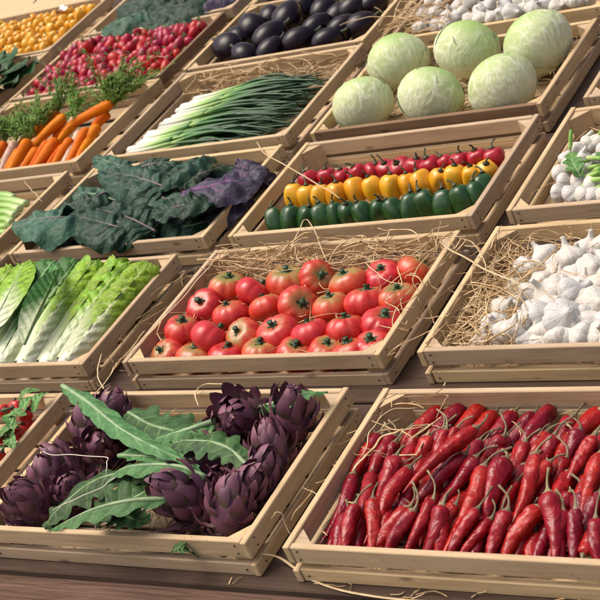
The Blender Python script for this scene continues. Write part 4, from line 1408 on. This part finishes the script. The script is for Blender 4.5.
# ------------------------------------------------------------------ spring onions
u, v, d_ = CR['scallion']
NSC = 46
for q in range(NSC):
    f = q / (NSC - 1)
    lay = q % 3
    y = v + .035 + (d_ - .14) * f + rnd.uniform(-.004, .004)
    x0 = u + .045 + .015 * math.sin(q * 2.1) + rnd.uniform(-.008, .012) + .05 * f
    n0 = FL + .010 + lay * .011
    L = rnd.uniform(.34, .40)
    sw = rnd.uniform(-.012, .012) + .03 * f
    P = curve([(0, 0, 0), (.06, sw * .2, .004), (.13, sw * .6 + rnd.uniform(-.006, .006), .010)], 16)
    mb = MB()
    rr = .0078 * np.interp(np.linspace(0, 1, 16), [0, .05, .15, .3, .6, 1], [.35, .95, 1.05, .8, .66, .62])
    tube(mb, P, rr * rnd.uniform(.85, 1.15), 9)
    root = thing('spring_onion', tr((x0, y, n0)), f'spring onion, {ORD[q] if q < 30 else ORD[q - 30] + " past the thirtieth"} counted from the front slat', 'spring onion', 'spring onions lying side by side')
    m_ = mb
    # remap: white shank colours live in the first third of the colour run
    m_.t = [np.asarray(a) * .46 for a in m_.t]
    link('shank', m_.mesh('shank', M['scallion']), None, root)
    for w in range(3):
        e = L - .13
        dx = rnd.uniform(.75, 1.0) * e
        xmax = u + W - .016 - x0
        x1 = min(.128 + dx, xmax)
        Q = curve([P[-1] - np.array([.008, 0, 0]), P[-1] + np.array([(x1 - .13) * .45, rnd.uniform(-.014, .018), rnd.uniform(.0, .014)]), np.array([x1, P[-1][1] + rnd.uniform(-.03, .035), rnd.uniform(-.006, .016)])], 14)
        Q[:, 1] = np.clip(Q[:, 1], v + .018 - y, v + d_ - .018 - y)
        lm_ = MB()
        tube(lm_, Q, .0062 * np.r_[np.linspace(.7, 1, 5), np.linspace(1, .25, 9)], 6, flat=.6)
        link('green_leaf', lm_.mesh('green_leaf', M['scallion_leaf']), None, root)

# ------------------------------------------------------------------ carrots
def carrot(cap, tip, w, label, pale=False, frond=0, fdir=(0, 1, .4), flen=.12, seed=0):
    c, e = V(cap), V(tip)
    org = (c + e) / 2
    P = curve([c - org, (c + e) / 2 - org + V((rnd.uniform(-.004, .004), 0, .002)), e - org], 22)
    x = np.linspace(0, 1, 22)
    rr = w / 2 * (1 - .42 * x ** 1.3)
    rr[0] *= .55; rr[1] *= .88; rr[-1] *= .4
    o1 = rnd.uniform(0, 50)
    mb = MB()
    tube(mb, P, rr, 14, rf=lambda t, h: 1 + .04 * np.sin(t * 60 + o1 + h) * np.sin(t * 23 + o1) + .03 * math.sin(h * 3 + o1))
    root = thing('carrot', tr(org), label, 'carrot', 'carrots in the crate left of the spring onions')
    link('root', mb.mesh('root', M['carrot_pale' if pale else 'carrot']), None, root)
    if frond:
        r = random.Random(seed)
        fm = MB()
        base = c - org
        for q in range(frond):
            d = V(fdir).normalized() + V((r.gauss(0, .45), r.gauss(0, .30), r.gauss(0, .22)))
            l = flen * r.uniform(.6, 1.15)
            p0 = np.array(base)
            Q = curve([p0, p0 + np.array(d) * l * .5 + np.array([0, 0, .012]), p0 + np.array(d) * l + np.array([r.gauss(0, .015), r.gauss(0, .015), r.uniform(-.02, .012)])], 9)
            tube(fm, Q, np.linspace(.0016, .0007, 9), 4)
            for a in range(2, 9):
                for s in range(5):
                    dd = np.array([r.gauss(0, 1), r.gauss(0, 1), r.gauss(0, .7)])
                    dd /= np.linalg.norm(dd)
                    dd = dd + np.array(d) * .6
                    ll = r.uniform(.010, .026) * (1.15 - a / 12)
                    tip_ = Q[a] + dd * ll
                    tube(fm, np.array([Q[a], Q[a] + dd * ll * .5 + [0, 0, .002], tip_]), [.0009, .0015, .0004], 3, up=(r.gauss(0, 1), r.gauss(0, 1), 1))
        link('feathery_top', fm.mesh('feathery_top', M['frond']), None, root)


cz = [((87, 130), (71, 160), .034, 0, 'carrot at the right slat with its crown uncovered', 0, .002), ((98, 126), (86, 154), .030, 0, 'carrot squeezed against the right slat', 0, .0), ((71, 139), (55, 163), .026, 0, 'slim carrot second from the right at the front', 0, .0), ((57, 140), (36, 166), .038, 0, 'thick orange carrot in the middle of the front', 0, .004),
      ((66, 116), (34, 150), .032, 0, 'orange carrot lying above the thick front one', 0, .022), ((58, 112), (42, 132), .030, 0, 'short carrot crown pointing back beside the fronds', 10, .014), ((112, 103), (57, 137), .030, 0, 'long carrot slanting across to the right slat', 22, .024),
      ((38, 149), (24, 167), .030, 0, 'carrot end beside the pinkish one at the front', 0, -.004), ((29, 141), (12, 168), .036, 0, 'broad pinkish orange carrot at the front left', 12, .004), ((16, 143), (4, 168), .030, 1, 'pale greyish carrot at the left', 8, .0),
      ((5, 143), (-9, 166), .034, 0, 'orange red carrot at the left edge', 12, .004), ((80, 132), (66, 160), .026, 1, 'pale carrot between two orange ones at the right', 0, -.006), ((-14, 148), (-26, 168), .034, 0, 'carrot past the left edge of the picture', 12, .004),
      ((108, 112), (94, 134), .032, 0, 'carrot under the feathery tops at the right', 26, .004), ((44, 126), (22, 146), .030, 0, 'carrot half covered by the left feathery tops', 12, .004)]
cz += [((76, 122), (60, 146), .028, 0, 'carrot lying between the two slanting ones', 6, .004), ((48, 142), (32, 166), .028, 0, 'carrot left of the thick front one', 0, .0), ((90, 140), (78, 162), .026, 0, 'carrot low in the front right corner', 0, -.008),
       ((64, 146), (48, 166), .026, 0, 'carrot tip low between the front ones', 0, -.010), ((20, 150), (8, 168), .028, 0, 'carrot low beside the pale left one', 0, -.006)]
for q, (c, e, w, pl_, lb, fr, dn) in enumerate(cz):
    c_ = within('carrot', *c, -.008 + dn, .024)
    e_ = within('carrot', e[0] - 4, e[1] + (7 if e[1] > 155 else 0), -.032 + dn * .5, .013)
    right = c[0] > 55
    carrot(c_, e_, w * .86, lb, bool(pl_), fr, (.12 if right else -.2, .8, .45), .088 if right else .078, 60 + q)

# ------------------------------------------------------------------ radishes
def radish_mesh(i):
    r = random.Random(1000 + i)
    prof = [(.0006, -1.5), (.06, -1.35), (.16, -1.1), (.5, -.85), (.82, -.5), (1, -.05), (.95, .4), (.7, .72), (.35, .88), (.0006, .9)]
    P = curve([(a, 0, b_) for a, b_ in prof], 18)
    mb = MB()
    lathe(mb, [(max(.0006, p[0]), p[2]) for p in P], 14, lambda h, t: 1 + .05 * math.sin(2 * h + i) + .03 * math.sin(5 * t + h))
    sm2 = MB()
    for q in range(4):
        a = r.uniform(0, 6)
        tube(sm2, np.array([[0, 0, .8], [.2 * math.cos(a), .2 * math.sin(a), 1.2], [.5 * math.cos(a), .5 * math.sin(a), 1.5 + r.uniform(0, .8)]]), [.13, .10, .06], 5, up=(1, .2, 0))
    return mb.mesh('body', M['radish']), sm2.mesh('leaf_stub', M['radish_stem'])


RM = [radish_mesh(i) for i in range(4)]
u, v, d_ = CR['radish']
nr_, nc_ = 8, 20
for i in range(nr_):
    for j in range(nc_):
        p = V((u + .032 + (W - .064) * (j + .5 * (i % 2)) / (nc_ - .5) + rnd.uniform(-.006, .006), v + .026 + (d_ - .095) * i / (nr_ - 1) + rnd.uniform(-.005, .005), -.022 + rnd.uniform(-.006, .012) + .003 * i))
        s = rnd.uniform(.0115, .0150)
        ax = V((rnd.gauss(0, .5), rnd.gauss(.4, .4), rnd.gauss(.6, .3))).normalized()
        od = 'leftmost' if j == 0 else ORD[j] + ' from left'
        root = thing('radish', tr(p) @ axis_rot(ax, rnd.uniform(0, 6)) @ scl((s, s, s * rnd.uniform(1.2, 1.9))), f"small red radish, {od} in the {['front', 'second', 'third', 'fourth', 'fifth', 'sixth', 'seventh', 'back'][i]} row of the radish crate", 'radish', 'radishes in the crate behind the carrots')
        g_ = rnd.choice(RM)
        link('body', g_[0], None, root)
        link('leaf_stub', g_[1], tr((0, 0, .3)) @ scl(.62), root)
strand(A3([(118, 66, .01), (128, 64, .014), (140, 61, .012)]), 'short straw lying on the radishes', .0016)
strand(A3([(143, 62, .012), (155, 57, .014), (167, 56, .010)]), 'second straw on the radishes towards the right slat', .0016)

# ------------------------------------------------------------------ aubergines
def egg_mesh(i):
    r = random.Random(1100 + i)
    prof = [(.0006, -1.15), (.45, -1.08), (.80, -.82), (.98, -.35), (.99, .1), (.85, .6), (.62, 1.0), (.40, 1.25), (.0006, 1.32)]
    P = curve([(a, 0, b_) for a, b_ in prof], 26)
    mb = MB()
    lathe(mb, [(max(.0006, p[0]), p[2]) for p in P], 28, lambda h, t: 1 + .03 * math.sin(2 * h + i * 2) + .015 * math.sin(3 * h + i))
    return mb.mesh('body', M['eggplant'])


EM = [egg_mesh(i) for i in range(3)]
EC = [calyx_mesh('calyx', M['eggplant_cap'], 5, .62, .2, .6, -.5, 50 + i, .2) for i in range(2)]
eg = [(229, 48, .036, (-.5, .3, .4), 'aubergine in the front left corner of its crate'), (253, 28, .036, (-.3, .6, .5), 'aubergine at the back left of its crate'), (270, 39, .037, (.3, .6, .4), 'large aubergine in the middle left of its crate'),
      (288, 19, .038, (.1, .7, .5), 'large aubergine behind the middle left one'), (299, 42, .033, (.5, .3, .3), 'aubergine at the front just right of centre'), (246, 56, .032, (-.4, -.2, .5), 'low aubergine at the front slat near the left'),
      (317, 29, .032, (.4, .5, .4), 'aubergine in the centre of the right half'), (325, 12, .034, (.2, .7, .4), 'aubergine at the back, right of centre'), (342, 30, .031, (.5, .4, .5), 'aubergine near the right slat, below the straw'),
      (327, 42, .030, (.5, -.1, .4), 'small aubergine at the front right'), (354, 10, .033, (.5, .5, .4), 'aubergine at the back right of its crate'), (360, 26, .030, (.6, .3, .4), 'aubergine at the right slat under the bent straw'),
      (374, 4, .030, (.5, .5, .4), 'bluish aubergine in the back right corner'), (270, 52, .030, (.3, -.2, .5), 'half hidden aubergine at the front slat'), (306, 6, .032, (.2, .7, .4), 'aubergine at the top edge of the picture'), (272, 18, .032, (-.2, .6, .4), 'aubergine between the two back left ones'), (340, 16, .030, (.3, .5, .4), 'aubergine tucked between those at the back right'), (240, 38, .030, (-.4, .4, .4), 'aubergine by the left slat behind the corner one')]
for px, py, r, ax, lb in eg:
    p = within('eggplant', px, py, FL + r * .95 + .004, .038)
    a = V((ax[0] * 1.4 - .1, abs(ax[1]) * .6 + .25, ax[2] * .5)).normalized()
    root = thing('aubergine', tr(p) @ axis_rot(a, rnd.uniform(0, 6)) @ scl((r * 1.03, r * 1.03, r * 1.03)), lb, 'aubergine', 'dark aubergines behind the spring onions')
    link('body', rnd.choice(EM), None, root)
    link('calyx', rnd.choice(EC), tr((0, 0, 1.2)), root)

# ------------------------------------------------------------------ white garlic, top right
mz = [(419, 30), (427, 25), (436, 27), (446, 26), (424, 16), (436, 15), (449, 18), (430, 6), (442, 4), (458, 8), (456, 18), (463, 14), (470, 21), (480, 13), (478, 24), (492, 19), (500, 16), (490, 6), (505, 7), (512, 14), (524, 11), (535, 9), (520, 2), (545, 5), (532, -2), (556, 8), (550, -2),
      (566, 5), (576, 2), (586, 1), (562, -4), (574, -6), (470, 2), (452, -3), (505, -4), (420, -2), (480, -6), (434, -10), (590, -8)]
items = []
for px, py in mz:
    p = within('mushroom', px, py, -.006 + rnd.uniform(-.004, .008), .028)
    items.append(dict(p=p, u=p.x, row='front' if p.y < CR['mushroom'][1] + .085 else 'middle' if p.y < CR['mushroom'][1] + .16 else 'back'))
rows_label(items, None, None)
for i in items:
    s = rnd.uniform(.0165, .022)
    ax = V((rnd.gauss(0, .6), rnd.gauss(0, .6), rnd.uniform(.1, .9))).normalized()
    root = thing('garlic_bulb', tr(i['p']) @ axis_rot(ax, rnd.uniform(0, 6)) @ scl(s), f"small white bulb, {i['ord']} in the {i['row']} row behind the cabbages", 'garlic', 'white bulbs behind the cabbages')
    g_ = rnd.choice(GM[:3])
    link('bulb', g_[0], None, root)
    link('roots', g_[1], None, root)

# ------------------------------------------------------------------ small yellow peppers, top left
YM = [pepper_mesh(60 + i, M['pep_yel'], 2.4, 3) for i in range(3)]
u, v, d_ = CR['yellow']
for i in range(6):
    for j in range(16):
        p = V((u + .036 + (W - .072) * (j + .5 * (i % 2)) / 15.5 + rnd.uniform(-.005, .005), v + .034 + (d_ - .10) * i / 5 + rnd.uniform(-.006, .006), -.014 + rnd.uniform(-.004, .010)))
        ax = V((rnd.gauss(0, .4), rnd.gauss(.1, .4), 1)).normalized()
        od = 'leftmost' if j == 0 else ORD[j] + ' from left'
        root = thing('yellow_pepper', tr(p) @ axis_rot(ax, rnd.uniform(0, 6)) @ scl(rnd.uniform(.0145, .0175)), f"small yellow pepper, {od} in the {['front', 'second', 'third', 'fourth', 'fifth', 'back'][i]} row of the top left crate", 'pepper', 'yellow peppers in the top left crate')
        link('body', rnd.choice(YM), None, root)
        link('stalk', rnd.choice(PS), tr((0, 0, 1.1)) @ scl(.7), root)

# ------------------------------------------------------------------ celery at the left edge
for q, (y0, y1, n) in enumerate([(199, 203, .006), (206, 208, .008), (213, 214, .006), (220, 221, .0), (227, 228, -.004), (195, 198, -.008), (234, 234, -.012)]):
    P = [within('celery', 34 - q * 4, y1, n, .014), within('celery', 0, (y0 + y1) / 2 - 1, n + .006, .014), within('celery', -50, y0 + 8, n, .02)]
    o_ = P[1]
    ms = MB()
    Pc = curve([p - o_ for p in P], 20)
    tube(ms, Pc, np.linspace(.0095, .0125, 20), 12, flat=.8)
    tag(link('celery_stalk', ms.mesh('celery_stalk', M['celery']), tr(o_)), f'green celery stalk, {ORD[q]} of the bunch at the left edge', 'celery', 'celery stalks at the left edge')

# ------------------------------------------------------------------ scraps of clear plastic on the top crate
for q, (px, py, lb) in enumerate(((40, 2, 'shiny scrap of clear plastic above the yellow pepper crate'), (61, 13, 'shiny scrap of clear plastic on the yellow pepper crate rim'))):
    sp = [V((-.020, 0, .002)), V((0, .003, .010)), V((.020, 0, .004))]
    tag(link('plastic_scrap', leaf_mesh('plastic_scrap', sp, .022, M['plastic'], fold=.5, ruffle=.12, rf=2, crink=.006, nu=16, nv=9, shape='flat', seed=q), tr(at(px, py, .0035))), lb, 'plastic scrap')
